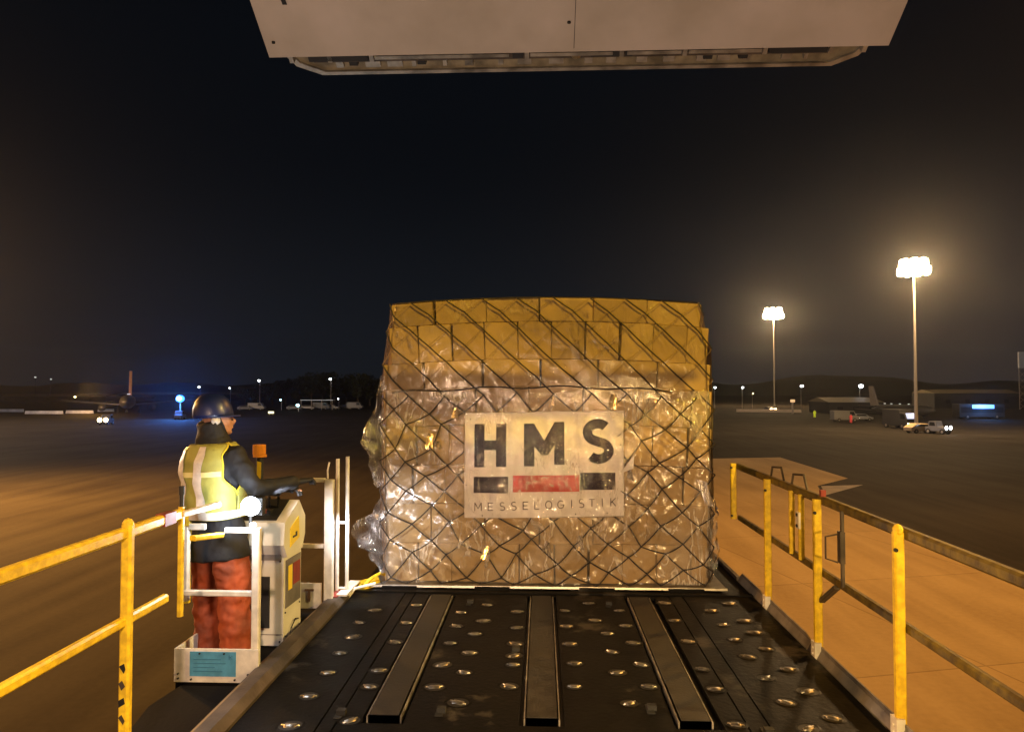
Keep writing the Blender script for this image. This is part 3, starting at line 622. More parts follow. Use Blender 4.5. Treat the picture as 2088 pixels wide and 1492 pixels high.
def quad(b, p, out=.009, n=14):          # bilinear patch of four sign points
    V = []
    for j in range(n+1):
        for i in range(n+1):
            s_, t = i/n, j/n
            u = (p[0][0]*(1-s_)+p[1][0]*s_)*(1-t)+(p[3][0]*(1-s_)+p[2][0]*s_)*t
            v = (p[0][1]*(1-s_)+p[1][1]*s_)*(1-t)+(p[3][1]*(1-s_)+p[2][1]*s_)*t
            V.append(bp(u, v, out))
    b.add(V, [(j*(n+1)+i, j*(n+1)+i+1, (j+1)*(n+1)+i+1, (j+1)*(n+1)+i) for j in range(n) for i in range(n)])
def rect(b, u0, v0, u1, v1, out=.009): quad(b, ((u0,v0),(u1,v0),(u1,v1),(u0,v1)), out)
b = MB(); rect(b,238,240,357,742); rect(b,493,238,612,740); rect(b,357,432,493,545); b.build('letter_H', M_ink, ban, False, False)
b = MB(); rect(b,818,242,940,735); rect(b,1170,228,1290,720); quad(b, ((935,242),(935,505),(1022,610),(1055,440))); quad(b, ((1175,228),(1175,495),(1096,610),(1055,440))); quad(b, ((1022,610),(1050,440),(1062,440),(1096,610)))
b.build('letter_M', M_ink, ban, False, False)
def arc(cx, cy, rx, ry, a0, a1, n=14): return [(cx+rx*math.cos(R(a0+(a1-a0)*i/n)), cy-ry*math.sin(R(a0+(a1-a0)*i/n))) for i in range(n+1)]
b = MB(); Spts = arc(1678,352,118,100,38,255,18)+arc(1690,565,120,96,82,-142,18)
strip(b, Spts, 112, sub=14); b.build('letter_S', M_ink, ban, False, False)
b = MB(); rect(b,232,850,636,1038); b.build('logo_bar', M_ink, ban, False, False)
b = MB(); rect(b,690,838,1462,1026); b.build('logo_bar', M_redink, ban, False, False)
b = MB(); rect(b,1472,815,1880,1010); b.build('logo_bar', M_ink, ban, False, False)
def small(ch, cx, cy, h, w=10):
    H = h/2; Wd = 32; b = MB(); a = lambda *p: strip(b, [(cx+x, cy+y) for x, y in p], w, .008, 30)
    if ch == 'M': a((-38,H),(-38,-H)); a((38,H),(38,-H)); a((-38,-H),(0,H*.5),(38,-H))
    if ch == 'E': a((-28,H),(-28,-H)); a((-28,-H+4),(28,-H+4)); a((-28,0),(22,0)); a((-28,H-4),(28,H-4))
    if ch == 'S':
        p = arc(0,-H/2,26,H/2,40,270,10)+arc(0,H/2,27,H/2,90,-145,10); a(*[(x,y) for x, y in p])
    if ch == 'L': a((-26,-H),(-26,H-4)); a((-26,H-4),(26,H-4))
    if ch == 'O': a(*arc(0,0,36,H-4,0,360,20))
    if ch == 'G': a(*arc(0,0,36,H-4,45,360,18)); a((4,4),(36,4))
    if ch == 'I': a((0,-H),(0,H))
    if ch == 'T': a((0,-H),(0,H)); a((-32,-H+4),(32,-H+4))
    if ch == 'K': a((-26,-H),(-26,H)); a((30,-H),(-24,6)); a((-10,-4),(32,H))
    b.build('letter_'+ch, M_smallink, ban, False, False)
for i, (ch, cx) in enumerate(zip('MESSELOGISTIK', (285,432,570,703,838,970,1105,1245,1370,1485,1605,1725,1850))):
    small(ch, cx, 1196-46*(cx-285)/1565, 92)
b = MB()
for u, v in ((190,185),(335,1298),(1415,1280),(1780,1272),(1645,95),(1945,500),(145,945)): x, zz = bs(u,v); b.cyl((x,by(x,zz,.004),zz),.006,.006,8,'y')
b.build('eyelet', M_bolt, ban)
b = MB(); rot = sheet(8, 8, lambda u, v: (lambda U, V: (bs(U,V)[0], by(*bs(U,V),.012+.03*v*u), bs(U,V)[1]))(1930+160*u, 830-150*u*v+(1-v)*0-v*60*(1-u)*0-60*u))
rot.build('folded_corner', M_ban, ban, True, False)
b = MB()      # second film layer lies over the banner: creased clear sheet
o = sheet(110, 80, lambda u, v: (lambda x, zz: (x, by(x,zz,.016)-max(0,wrinkle(x,zz,.8)), zz))(-.85+1.75*u, 5.45+1.30*v)).build('film_pocket', film_mat('film_over_banner', .018, .40, (.85,.72,.62), .10, 4.2, .9, .8), bpy.data.objects['plastic_sheet'], True, False)
b = MB()      # crushed foil-like tufts of film
def tuft(x, zz, s_, seed, tall=1.0):
    rnd = random.Random(seed); b = MB()
    for k in range(5):
        a = rnd.uniform(-.6,.6); p = Vector((x, fy(x,zz)-.06, zz)); L_ = s_*rnd.uniform(.6,1.1)
        e = p+Vector((math.sin(a)*L_*.6, -.05, -math.cos(a)*L_*tall)); w = s_*.16
        b.add([p, p+Vector((w,-.03,-.01)), e+Vector((w*.5,-.01,0)), e], [(0,1,2,3)]); b.add([p, e, e+Vector((-w*.7,.02,.01)), p+Vector((-w,.01,0))], [(0,1,2,3)])
    return b
for x, zz, s_ in ((.66,6.78,.14),(1.02,6.74,.30),(-.80,6.66,.12),(-1.02,6.42,.16),(.1,6.76,.10),(-.95,6.35,.10),(.05,5.45,.12),(-.5,5.4,.18),(.8,6.1,.1),(1.42,6.6,.25),(1.45,6.0,.25),(.35,5.5,.12)):
    tuft(x, zz, s_, int(x*100)).build('film_tuft', M_film2, bpy.data.objects['plastic_sheet'], False, False)

# ------------------------------------------------------------------ raised cargo door above
TH = R(32.8); cd = empty('cargo_door', (.18, 3.9, 8.70), 0, 'raised aircraft cargo door seen from below, pale liner over a primer-coloured edge frame', 'aircraft door')
def dpt(x, s, n): return Vector((x, -s*math.cos(TH)-n*math.sin(TH)*0-n*math.sin(TH)*-0 + n*0 - 0, 0)) if False else Vector((x, -s*math.cos(TH)+n*math.sin(TH), s*math.sin(TH)+n*math.cos(TH)))
def dbox(b, x0, x1, s0, s1, n0, n1):
    v = [dpt(x,s,n) for n in (n0,n1) for x, s in ((x0,s0),(x1,s0),(x1,s1),(x0,s1))]
    b.add(v, [(0,3,2,1),(4,5,6,7),(0,1,5,4),(1,2,6,5),(2,3,7,6),(3,0,4,7)])
b = MB(); dbox(b,-1.712,1.712,0,3.0,0,.014); dbox(b,-1.70,1.70,.0,.016,.014,.035); lin = b.build('liner_panel', M_liner, cd)
b = MB()      # outer skin with rounded corners, reaching past the liner
sk = [(-1.75,.9),(-1.74,.15),(-1.70,-.03),(-1.62,-.14),(-1.48,-.20),(1.50,-.20),(1.63,-.14),(1.70,-.03),(1.74,.15),(1.75,.9),(1.76,3.0),(-1.76,3.0)]
n_ = len(sk); v = [dpt(x,s,.15) for x, s in sk]+[dpt(x,s,.17) for x, s in sk]
b.add(v, [tuple(range(n_-1,-1,-1)), tuple(range(n_,2*n_))]+[(i,(i+1)%n_,n_+(i+1)%n_,n_+i) for i in range(n_)])
b.build('outer_skin', M_prim, cd)
b = MB()
for i in range(1, 9):
    p, q = sk[i-1], sk[i]
    V = [dpt(p[0],p[1],.13),dpt(q[0],q[1],.13),dpt(q[0],q[1],.151),dpt(p[0],p[1],.151),dpt(p[0]*.985,p[1]+.02,.13),dpt(q[0]*.985,q[1]+.02,.13),dpt(q[0]*.985,q[1]+.02,.151),dpt(p[0]*.985,p[1]+.02,.151)]
    b.add(V, [(0,1,2,3),(7,6,5,4),(0,4,5,1),(3,2,6,7)])
b.build('edge_seal', M_alu, cd)
b = MB(); rnd = random.Random(3)
for x in (-1.60,-1.38,-1.14,-.26,.27,1.06,1.42,1.60,.62): dbox(b, x-.012, x+.012, -.05, .02, .02, .15)
for x0, x1 in ((-1.12,-.36),(-.24,.22),(.30,.60),(.64,1.04)): dbox(b, x0, x1, -.035, -.015, .015, .05)
b.build('edge_bracket', M_alu, cd)
b = MB()
dbox(b, -1.5,1.45, -.10,-.04,.10,.148)
for i in range(26):
    x = -1.48+i*.117+rnd.uniform(-.03,.03); w = rnd.uniform(.01,.05); dbox(b, x, x+w, -.06-rnd.uniform(0,.02), -.0, .07, .148)
b.build('edge_rib', M_curb, cd)
b = MB()
for x0, x1 in ((-1.50,-1.16),(-.34,-.28),(.10,.26),(.29,.33),(1.08,1.40)): dbox(b, x0, x1, -.045, .0, .02, .10)
for x in (-1.3,-.9,.75,.95): dbox(b, x, x+.05, -.13, -.07, .11, .148)
b.build('latch_shade_block', M_blk, cd)  # black blocks paint the shade of the open slots
b = MB()
for k in range(18): x = -1.4+k*.16+rnd.uniform(-.04,.04); dbox(b, x, x+rnd.uniform(.02,.09), -.15, -.03, .125, .148)
b.build('edge_stiffener', M_alu, cd)
b = MB()
for x, r in ((.02,.04),(-.62,.022),(.86,.022),(.98,.025)):
    p = dpt(x,-.07,.12); b.cyl(p, r, .04, 14, 'y')
b.build('latch_roller', M_alu2, cd)
b = MB()
for x, s in ((-.03,.17),(-.03,.30),(-1.66,.09),(.05,1.0),(-.03,.62),(1.2,1.2)): b.cyl(dpt(x,s,-.002), .010, .008, 8)
dbox(b,.0,.003,.02,2.9,-.001,.0)
b.build('screw_hole', M_bolt, cd)
b = MB()
V = lambda x, s: dpt(x, s, -.003)
b.add([V(-1.545,.30),V(-1.52,.30),V(-1.56,.85),V(-1.585,.85)], [(0,1,2,3)]); b.add([V(1.545,.30),V(1.52,.30),V(1.56,.85),V(1.585,.85)], [(0,1,2,3)])
b.build('handle_slot', M_bolt, cd)
b = MB()
for x in (-1.2,0,1.2): dbox(b, x-.08, x+.08, 2.95, 3.2, .02, .15)
b.build('hinge', M_alu, cd)

# ------------------------------------------------------------------ aircraft fuselage round the opening
fus = empty('aircraft_fuselage', (.18,.70,5.0), 0, 'curved pale aircraft fuselage with the cargo opening the picture is taken from', 'aircraft')
M_skin = mat('white_fuselage_paint', (.6,.6,.6), .4, 0, .08, 1)
def arcp(a, r): return (r*math.cos(a)-2.9, r*math.sin(a)+2.35)      # y, z relative to the sill
N_ = 28; prof = [(-math.pi*.42+i*(math.pi*1.0)/N_) for i in range(N_+1)]
def skin_band(x0, x1, pick, name):
    b = MB(); V = []
    R0 = 4.35
    for x in (x0, x1):
        for r in (R0, R0-.16):
            V += [(x,)+arcp(a, r) for a in pick]
    n = len(pick)
    f = []
    for i in range(n-1): f += [(i,i+1,2*n+i+1,2*n+i),(n+i+1,n+i,3*n+i,3*n+i+1),(i,n+i,n+i+1,i+1),(2*n+i,2*n+i+1,3*n+i+1,3*n+i)]
    f += [(0,2*n,3*n,n),(n-1,2*n-1,4*n-1,3*n-1)]
    b.add(V, f); b.build(name, M_skin, fus)
full = prof; lowp = [a for a in prof if arcp(a,4.35)[1] < -.1]; top = [a for a in prof if arcp(a,4.35)[1] > 4.9]
skin_band(-14, -2.2, full, 'side_skin'); skin_band(2.0, 5.2, full, 'side_skin')
skin_band(-2.2, 2.0, lowp, 'belly_skin'); skin_band(-2.2, 2.0, top, 'crown_skin')
b = MB(); b.box((-3.5,-5.5,-.12),(3.5,.75,-.02)); b.build('cabin_floor', M_dark, fus)
for sx in (-2.2,2.0): b = MB(); b.box((sx-.05,.2,0),(sx+.05,1.2,2.0)); b.build('door_jamb', M_prim, fus)
b = MB(); b.box((-4,-4.4,-.02),(4,-4.3,3.2)); b.build('cabin_lining', M_liner, fus)

# ------------------------------------------------------------------ people
def person(loc, head, label, mats, pose='work', vox=.014, group=None):
    body_m, jacket_m, vest_m, leg_m, helmet_m, boot_m = mats
    root = empty('person', loc, head, label, 'person', group)     # local: +y forward, +x right
    b = MB()
    # legs, pelvis, torso, neck, head as one skin
    for sx in (-1, 1):
        b.loft([((sx*.11,0,.05),(.045,0,0),(0,.05,0)),((sx*.11,0,.30),(.055,0,0),(0,.06,0)),((sx*.105,.01,.50),(.06,0,0),(0,.065,0)),((sx*.095,0,.88),(.085,0,0),(0,.09,0))],12)
    b.loft([((0,0,.82),(.15,0,0),(0,.10,0)),((0,0,1.05),(.14,0,0),(0,.095,0)),((0,0,1.38),(.18,0,0),(0,.10,0)),((0,0,1.46),(.12,0,0),(0,.07,0)),((0,.01,1.52),(.055,0,0),(0,.06,0)),((0,.02,1.60),(.055,0,0),(0,.06,0))],14)
    b.loft([((0,.03,1.545),(.045,0,0),(0,.055,0)),((0,.035,1.575),(.062,0,0),(0,.080,0)),((0,.03,1.64),(.074,0,0),(0,.094,0)),((0,.02,1.70),(.078,0,0),(0,.098,0)),((0,.015,1.75),(.068,0,0),(0,.085,0)),((0,.01,1.785),(.03,0,0),(0,.04,0))],16)
    b.tube([(0,.118,1.675),(0,.137,1.645),(0,.124,1.625)], [.010,.017,.012], 8)          # nose
    b.tube([(-.022,.112,1.602),(0,.122,1.604),(.022,.112,1.602)], .009, 6)                # lips
    b.ball((0,.10,1.57),(.022,.022,.018),8)
    for sx in (-1, 1):
        b.ball((sx*.077,.015,1.655),(.010,.020,.032),8)
    if pose == 'work':
        arms = [((.19,0,1.42),(.31,.12,1.18),(.31,.44,1.19)), ((-.19,0,1.42),(-.23,.12,1.17),(.05,.47,1.12))]
    else:
        arms = [((.19,0,1.42),(.25,-.02,1.14),(.24,.08,.90)), ((-.19,0,1.42),(-.25,-.02,1.14),(-.24,.08,.90))]
    tw = R(30) if pose == 'work' else 0
    if pose == 'work':
        q_ = Matrix.Rotation(-R(13), 3, 'Z'); arms = [(a_[0], tuple(q_@Vector(a_[1])), tuple(q_@Vector(a_[2]))) for a_ in arms]
        b.v = [tuple(Matrix.Rotation(-tw*min(1, max(0, (v[2]-1.5)/.07)), 3, 'Z')@Vector(v)) if v[2] > 1.5 else v for v in b.v]
    hands = []
    for k, (s, e, w) in enumerate(arms):
        s, e, w = Vector(s), Vector(e), Vector(w)
        b.tube([s, (s+e)/2, e, (e+w)/2, w], [.05,.045,.038,.036,.027], 10)
        d = (w-e).normalized(); side = d.cross(Vector((0,0,1))).normalized(); dn = side.cross(d)*-1
        if vox < .02:
            b.loft([(w, side*.028, dn*.018),(w+d*.05, side*.042, dn*.016),(w+d*.085, side*.040, dn*.014)],10)
            for q, ln in zip((-1.5,-.5,.5,1.5), (.060,.074,.070,.052)):
                p = w+d*.08+side*q*.020
                b.tube([p, p+d*ln*.45-dn*.004, p+d*ln*.75-dn*-.014*-1+Vector((0,0,-.016)), p+d*ln*.8+Vector((0,0,-.036))], [.009,.0085,.008,.007], 7)
            t0 = w+d*.025-side*.03*(1 if k == 0 else -1); b.tube([t0, t0+d*.035-side*.02*(1 if k == 0 else -1), t0+d*.065-side*.018*(1 if k == 0 else -1)+Vector((0,0,-.012))], [.011,.010,.008], 7)
        else: b.ball(w+d*.06, .05, 8)
        hands.append((s, e, w))
    o = b.build('body', body_m, root, True); remesh(o, .006 if vox < .02 else .02, 1)
    if vox < .02:
        for k, (s, e, w) in enumerate(hands):
            g_ = MB(); d = (w-e).normalized(); side = d.cross(Vector((0,0,1))).normalized(); dn = side.cross(d)*-1; sg = 1 if k == 0 else -1
            g_.tube([w-d*.05, w], [.046,.036], 12); g_.loft([(w-d*.01, side*.033, dn*.024),(w+d*.05, side*.049, dn*.022),(w+d*.087, side*.046, dn*.019)],12)
            for q, ln in zip((-1.5,-.5,.5,1.5), (.060,.074,.070,.052)):
                p = w+d*.08+side*q*.0215; g_.tube([p, p+d*ln*.45-dn*.004, p+d*ln*.75+Vector((0,0,-.018)), p+d*ln*.82+Vector((0,0,-.042))], [.0125,.012,.0115,.010], 8)
            t0 = w+d*.02-side*.03*sg; g_.tube([t0, t0+d*.035-side*.024*sg, t0+d*.070-side*.020*sg+Vector((0,0,-.014))], [.014,.013,.011], 8)
            go = g_.build('glove', boot_m, root, True); remesh(go, .005, 1)
    # trousers
    b = MB()
    for sx in (-1, 1):
        b.loft([((sx*.125,0,.07),(.098,0,0),(0,.115,0)),((sx*.128,0,.16),(.088,0,0),(0,.105,0)),((sx*.128,.012,.26),(.104,0,0),(0,.115,0)),((sx*.125,.0,.36),(.094,0,0),(0,.106,0)),((sx*.125,.02,.50),(.106,0,0),(0,.120,0)),((sx*.118,.0,.66),(.110,0,0),(0,.128,0)),((sx*.10,-.01,.84),(.105,0,0),(0,.128,0))],14)
    b.loft([((0,-.01,.78),(.18,0,0),(0,.13,0)),((0,-.01,.9),(.185,0,0),(0,.14,0)),((0,0,1.0),(.17,0,0),(0,.13,0))],16)
    o = b.build('trousers', leg_m, root, True); remesh(o, vox, 3)
    if vox < .02:
        dm = o.modifiers.new('d','DISPLACE'); tx = bpy.data.textures.new('folds','CLOUDS'); tx.noise_scale = .06; dm.texture = tx; dm.strength = .034; dm.mid_level = .5
    b = MB()
    for sx in (-1, 1): b.loft([((sx*.115,.0,0),(.052,0,0),(0,.09,0)),((sx*.115,.02,.03),(.055,0,0),(0,.13,0)),((sx*.115,.02,.07),(.052,0,0),(0,.11,0)),((sx*.115,-.02,.11),(.05,0,0),(0,.062,0)),((sx*.115,-.02,.2),(.05,0,0),(0,.06,0))],12); b.ball((sx*.115,.10,.045),(.05,.06,.04),10)
    o = b.build('boots', boot_m, root, True); remesh(o, max(vox*.7,.01), 1)
    # jacket
    b = MB()
    b.loft([((0,-.005,.72),(.232,0,0),(0,.185,0)),((0,-.005,.82),(.226,0,0),(0,.18,0)),((0,0,.98),(.19,0,0),(0,.145,0)),((0,-.01,1.15),(.195,0,0),(0,.145,0)),((0,-.015,1.32),(.215,0,0),(0,.15,0)),((0,-.01,1.42),(.215,0,0),(0,.135,0)),((0,0,1.49),(.15,0,0),(0,.11,0)),((0,.01,1.54),(.09,0,0),(0,.09,0))],20)
    for s, e, w in hands:
        b.tube([s+(Vector((0,0,1.38))-s)*.35, s, s*.5+e*.5, e, e*.5+w*.5, w-(w-e).normalized()*.01], [.078,.080,.073,.067,.060,.050], 12)
    if pose == 'work':
        # hood and scarf bunched round the neck up to the helmet
        b.loft([((0,-.01,1.48),(.125,0,0),(0,.115,0)),((0,-.015,1.54),(.112,0,0),(0,.108,0)),((0,-.02,1.60),(.098,0,0),(0,.088,.02)),((0,-.035,1.66),(.088,0,0),(0,.070,.02))],16)
    o = b.build('jacket', jacket_m, root, True); remesh(o, vox, 2)
    if vox < .02:
        dm = o.modifiers.new('d','DISPLACE'); tx = bpy.data.textures.new('folds','CLOUDS'); tx.noise_scale = .09; dm.texture = tx; dm.strength = .028; dm.mid_level = .5
    # vest: sleeveless shell over the jacket
    def shell(z, off):
        T = [(1.0,.215,.172),(1.06,.212,.172),(1.15,.212,.168),(1.24,.212,.172),(1.32,.215,.182),(1.40,.205,.170),(1.47,.175,.140),(1.505,.140,.110)]
        for i in range(len(T)-1):
            if T[i][0] <= z <= T[i+1][0]:
                f = (z-T[i][0])/(T[i+1][0]-T[i][0]); return T[i][1]*(1-f)+T[i+1][1]*f+off, T[i][2]*(1-f)+T[i+1][2]*f+off
        return .13+off, .10+off
    def vsurf(a, z, off): rx, ry = shell(z, off); c, s_ = math.cos(a), math.sin(a); p = 2.6; k = (abs(c)**p+abs(s_)**p)**(-1/p); return (rx*k*c, -.012+ry*k*s_+.004*math.sin(z*40+a*5), z)
    def vpatch(a0, a1, z0, z1, off, na=24, nz=14, prune=True):
        q = MB(); V = []; 
        for j in range(nz+1):
            z_ = z0+(z1-z0)*j/nz
            arm = max(0, (z_-1.2)/.3) if prune else 0
            for i in range(na+1):
                a = a0+(a1-a0)*i/na; V.append(vsurf(a, z_, off))
        q.add(V, [(j*(na+1)+i, j*(na+1)+i+1, (j+1)*(na+1)+i+1, (j+1)*(na+1)+i) for j in range(nz) for i in range(na)]); return q
    def half(z_):
        t = max(0, min(1, (z_-1.16)/.12)); t = t*t*(3-2*t); u = max(0, min(1, (z_-1.40)/.09))
        return math.pi/2-.50*t+.42*u*u
    q = MB(); edges = []
    for c_ in (-math.pi/2, math.pi/2):
        V = []; NZ = 34; NA = 28
        for j in range(NZ+1):
            z_ = 1.0+.505*j/NZ; hw = half(z_)
            V += [vsurf(c_-hw+2*hw*i/NA, z_, .008) for i in range(NA+1)]
        q.add(V, [(j*(NA+1)+i, j*(NA+1)+i+1, (j+1)*(NA+1)+i+1, (j+1)*(NA+1)+i) for j in range(NZ) for i in range(NA)])
        for e_ in (0, NA): edges.append([V[j*(NA+1)+e_] for j in range(10, NZ+1)])
    o = q.build('vest', vest_m, root, True, False); sd = o.modifiers.new('t','SOLIDIFY'); sd.thickness = .006
    if vox < .02:
        pm_ = mat('vest_piping_yellow', (.75,.62,.05), .5)
        for E_ in edges: q = MB(); q.tube(E_, .006, 6); q.build('vest_piping', pm_, root, True)
    if vox < .02:
        refl = mat('reflective_tape', (.72,.66,.58), .35, 0, .15, 30)
        PI = math.pi
        for c_ in (-.62, .42):
            p = MB(); n = 26; V = []
            for j in range(n+1):
                z_ = 1.01+.48*j/n
                for i in range(5):
                    a = -PI/2+c_*.95*(.62+.38*abs(1-2*(j/n)))+(i/4-.5)*.30
                    V.append(vsurf(a, z_, .016))
            p.add(V, [(j*5+i, j*5+i+1, (j+1)*5+i+1, (j+1)*5+i) for j in range(n) for i in range(4)]); p.build('reflective_stripe', refl, o, True, False)
        for z0, z1, m_ in ((1.005,1.055,refl),(1.29,1.325,mat('lime_tape', (.75,.68,.28), .4))):
            A0, A1 = (-PI, PI) if z0 < 1.1 else (-PI+.55, -.55)
            vpatch(A0, A1, z0, z1, .012, 48, 2, False).build('reflective_stripe', m_, o, True, False)
    # helmet
    b = MB()
    b.loft([((0,.0,1.685),(.118,0,0),(0,.142,0)),((0,0,1.70),(.120,0,0),(0,.146,0)),((0,-.002,1.75),(.116,0,0),(0,.138,0)),((0,-.004,1.80),(.098,0,0),(0,.118,0)),((0,-.004,1.835),(.064,0,0),(0,.08,0)),((0,-.004,1.85),(.02,0,0),(0,.03,0))],24)
    b.loft([((0,.03,1.678),(.122,0,0),(0,.165,0)),((0,.03,1.688),(.122,0,0),(0,.165,0))],24)
    o = b.build('helmet', helmet_m, root, True); o.scale = (.93,.93,1); o.rotation_euler.z = -tw
    if vox < .02:
        em = mat('ear_shell', (.55,.50,.44), .3)
        for sx in (-1,1): b = MB(); b.cyl((sx*.088,.0,1.66),.030,.03,14,'x'); b.build('ear_defender', em, root, True).rotation_euler.z = -tw
        b = MB(); b.tube([(.083,.02,1.69),(.078,.05,1.62),(.055,.075,1.555),(0,.10,1.535),(-.055,.075,1.555),(-.078,.05,1.62),(-.083,.02,1.69)], .007, 6); b.build('chin_strap', M_blk, root).rotation_euler.z = -tw
        for sx in (-1,1): b = MB(); b.ball((sx*.032,.118,1.658),(.011,.007,.006),8); b.build('eye', M_blk, root).rotation_euler.z = -tw
        b = MB(); b.box((.165,-.10,1.30),(.195,-.095,1.325)); 
    return root
skin = mat('skin', (.46,.24,.17), .5, 0, .15, 20)
glove = mat('glove_skin', (.03,.03,.03), .7)
jk = mat('navy_jacket', (.006,.007,.011), .75, 0, .4, 14, .35, 22)
ves = mat('yellow_vest', (.36,.36,.085), .6, 0, .22, 7, .3, 24)
tro = mat('orange_trousers', (.29,.052,.014), .75, 0, .45, 6, .4, 22)
hel = mat('dark_blue_helmet', (.008,.016,.085), .38, 0, coat=.15)
op = person((-2.185,4.86,4.955), -R(26), 'loader operator in yellow hi-vis vest, dark helmet and orange trousers standing at the console', (skin,jk,ves,tro,hel,M_blk))
op.rotation_euler = (Matrix.Rotation(R(-3.2), 3, 'Y') @ Matrix.Rotation(-R(26), 3, 'Z')).to_euler()

# ------------------------------------------------------------------ floodlight masts and distant lamps
M_pole = mat('mast_grey', (.36,.33,.30), .6, .2)
M_lum = mat('lit_sodium_lamp', (1,.8,.5), .4, emit=(1,.70,.36), estr=260)
def mast(px_head, py_head, px_base, d, n, r, energy, label):
    top = far(px_head, py_head, d); base = Vector((top.x, d, 0)); h = top.z
    root = empty('floodlight_mast', base, 0, label, 'floodlight mast')
    b = MB(); b.tube([(0,0,0),(0,0,h*.5),(0,0,h-.4)], [.28,.20,.12], 12); b.cyl((0,0,.3),.5,.6,12); b.build('pole', M_pole, root)
    b = MB(); b.tube([(r*math.cos(t),r*math.sin(t),h-.3) for t in [2*math.pi*i/16 for i in range(17)]], .05, 6)
    for i in range(4): a = math.pi*i/4; b.beam((-r*math.cos(a),-r*math.sin(a),h-.32),(r*math.cos(a),r*math.sin(a),h-.32), .08, .08)
    b.build('head_frame', M_pole, root)
    for i in range(2*n):
        a = 2*math.pi*(i+.5*(i//n))/n; x, y = r*math.cos(a)*(1-.2*(i//n)), r*math.sin(a)*(1-.2*(i//n))
        q = MB(); q.prism([(-.3,-.25),(.3,-.25),(.38,.25),(-.38,.25)], -.25, .25, 'y'); hd = q.build('floodlight', M_pole, root); hd.location = (x,y,h+.15+1.0*(i//n)*r/1.5); hd.scale = (r/1.5,)*3; hd.rotation_euler = (0,0,a-math.pi/2)
        q = MB(); q.ball((0,0,-.36),(.46,.40,.30),10); q.box((-.30,.252,-.2),(.30,.30,.2)); ln = q.build('lens', M_lum, hd)
    for i, off in enumerate((-.6, .6)):
        light('mast_light', 'POINT', (base.x+off, base.y-2.5, h-.2), energy, (1.0,.58,.24), .6)
    return root
mast(1863, 552, 1877, 112, 8, 1.9, 23000, 'tall floodlight mast nearest on the right, its ring of lamps glaring')
mast(1577, 643, 1584, 262, 8, 2.9, 66000, 'farther floodlight mast just right of the load, lamps lit')
M_wl = mat('white_lamp_lit', (1,1,1), .4, emit=(.85,.93,1.0), estr=14)
M_cy = mat('cyan_lamp_lit', (1,1,1), .4, emit=(.45,.85,1.0), estr=10)
M_warm = mat('warm_lamp_lit', (1,1,1), .4, emit=(1.0,.72,.35), estr=14)
def lamp_post(px, py, d, r, m, label, pole=True, pm=None):
    p = far(px, py, d); root = empty('lamp_post', (p.x,d,0), 0, label, 'lamp post', 'lamp posts along the far apron edge')
    b = MB(); b.tube([(0,0,0),(0,0,p.z*.6),(0,0,p.z-.1)], [.11,.08,.06], 8); b.tube([(0,0,p.z-.1),(0,-.5,p.z+.05),(0,-.8,p.z)], .05, 6); b.build('pole', pm or M_pole, root)
    b = MB(); b.ball((0,-.8,p.z),(r,r,r*.7),10); b.build('lamp_head', m, root)
    return p
M_polelit = mat('pale_pole', (.6,.6,.6), .5)
for a in ((530,776,225,.42,M_wl,'white-lit lamp post left of the shelter, behind the operator'),(675,773,225,.42,M_wl,'white-lit lamp post nearest the load on its left'),(470,791,260,.28,M_wl,'small lamp post just right of the operator helmet'),(408,789,250,.36,M_wl,'lamp post above the blue beacon'),
          (1457,790,230,.38,M_wl,'dim white lamp post touching the right edge of the load'),(1513,790,240,.38,M_wl,'white lamp post between the load and the farther mast'),(1633,787,230,.5,M_wl,'white lamp post right of the farther mast'),(1753,787,200,.62,M_wl,'brightest white lamp post between the two masts'),
          (574,815,215,.30,M_cy,'low cyan-lit lamp post at the left end of the shelter'),(691,813,220,.22,M_wl,'low white lamp right of the shelter lamp post'),(1534,802,240,.2,M_warm,'faint low lamp just left of the farther mast'),(609,826,200,.5,M_cy,'bright cyan lamp under the shelter edge')):
    lamp_post(*a)

# ------------------------------------------------------------------ distant vehicles, aircraft, buildings
M_car = [mat('car_%s' % n, c, .3, .2, coat=.5) for n, c in (('silver',(.25,.26,.28)),('white',(.2,.2,.2)),('dark',(.05,.05,.06)),('grey',(.2,.2,.22)))]
def wheels(root, xs, y, r):
    for x in xs:
        for s in (-1, 1):
            b = MB(); b.cyl((x,s*y,r), r, .22, 16, 'y'); w = b.build('wheel', M_blk, root)
            q = MB(); q.cyl((x,s*(y+.01),r), r*.5, .23, 10, 'y'); q.build('rim', M_alu, w)
def vehicle(name, cat, loc, rz, prof, win, width, m, label, wx, wr, lights=None, group=None, ltm=None):
    root = empty(name, loc, rz, label, cat, group); w = width/2
    b = MB(); b.prism(prof, -w, w, 'y'); o = b.build('body', m, root); bv = o.modifiers.new('b','BEVEL'); bv.width = .08; bv.segments = 2
    b = MB()
    for q in win: b.prism(q, -w-.012, -w+.002, 'y'); b.prism(q, w-.002, w+.012, 'y')
    if win: b.build('window', M_glass, root)
    wheels(root, wx, w-.08, wr)
    if lights:
        for y in (-w*.7, w*.7):
            b = MB(); b.ball((lights[0], y, lights[1]), (.08,lights[2],lights[2]), 10); b.build('headlight', ltm or M_warm, root)
    return root
CARP = [(-2.2,.35),(2.2,.35),(2.25,.75),(1.3,.95),(.7,1.42),(-1.2,1.45),(-2.0,1.0),(-2.25,.9)]
CARW = [[(-1.7,1.0),(1.0,1.0),(.6,1.35),(-1.1,1.37)]]
VANP = [(-2.6,.4),(2.5,.4),(2.6,1.0),(2.0,1.3),(1.5,2.2),(-2.6,2.25)]
VANW = [[(.6,1.3),(1.75,1.3),(1.4,2.0),(.6,2.0)]]
ci = 0
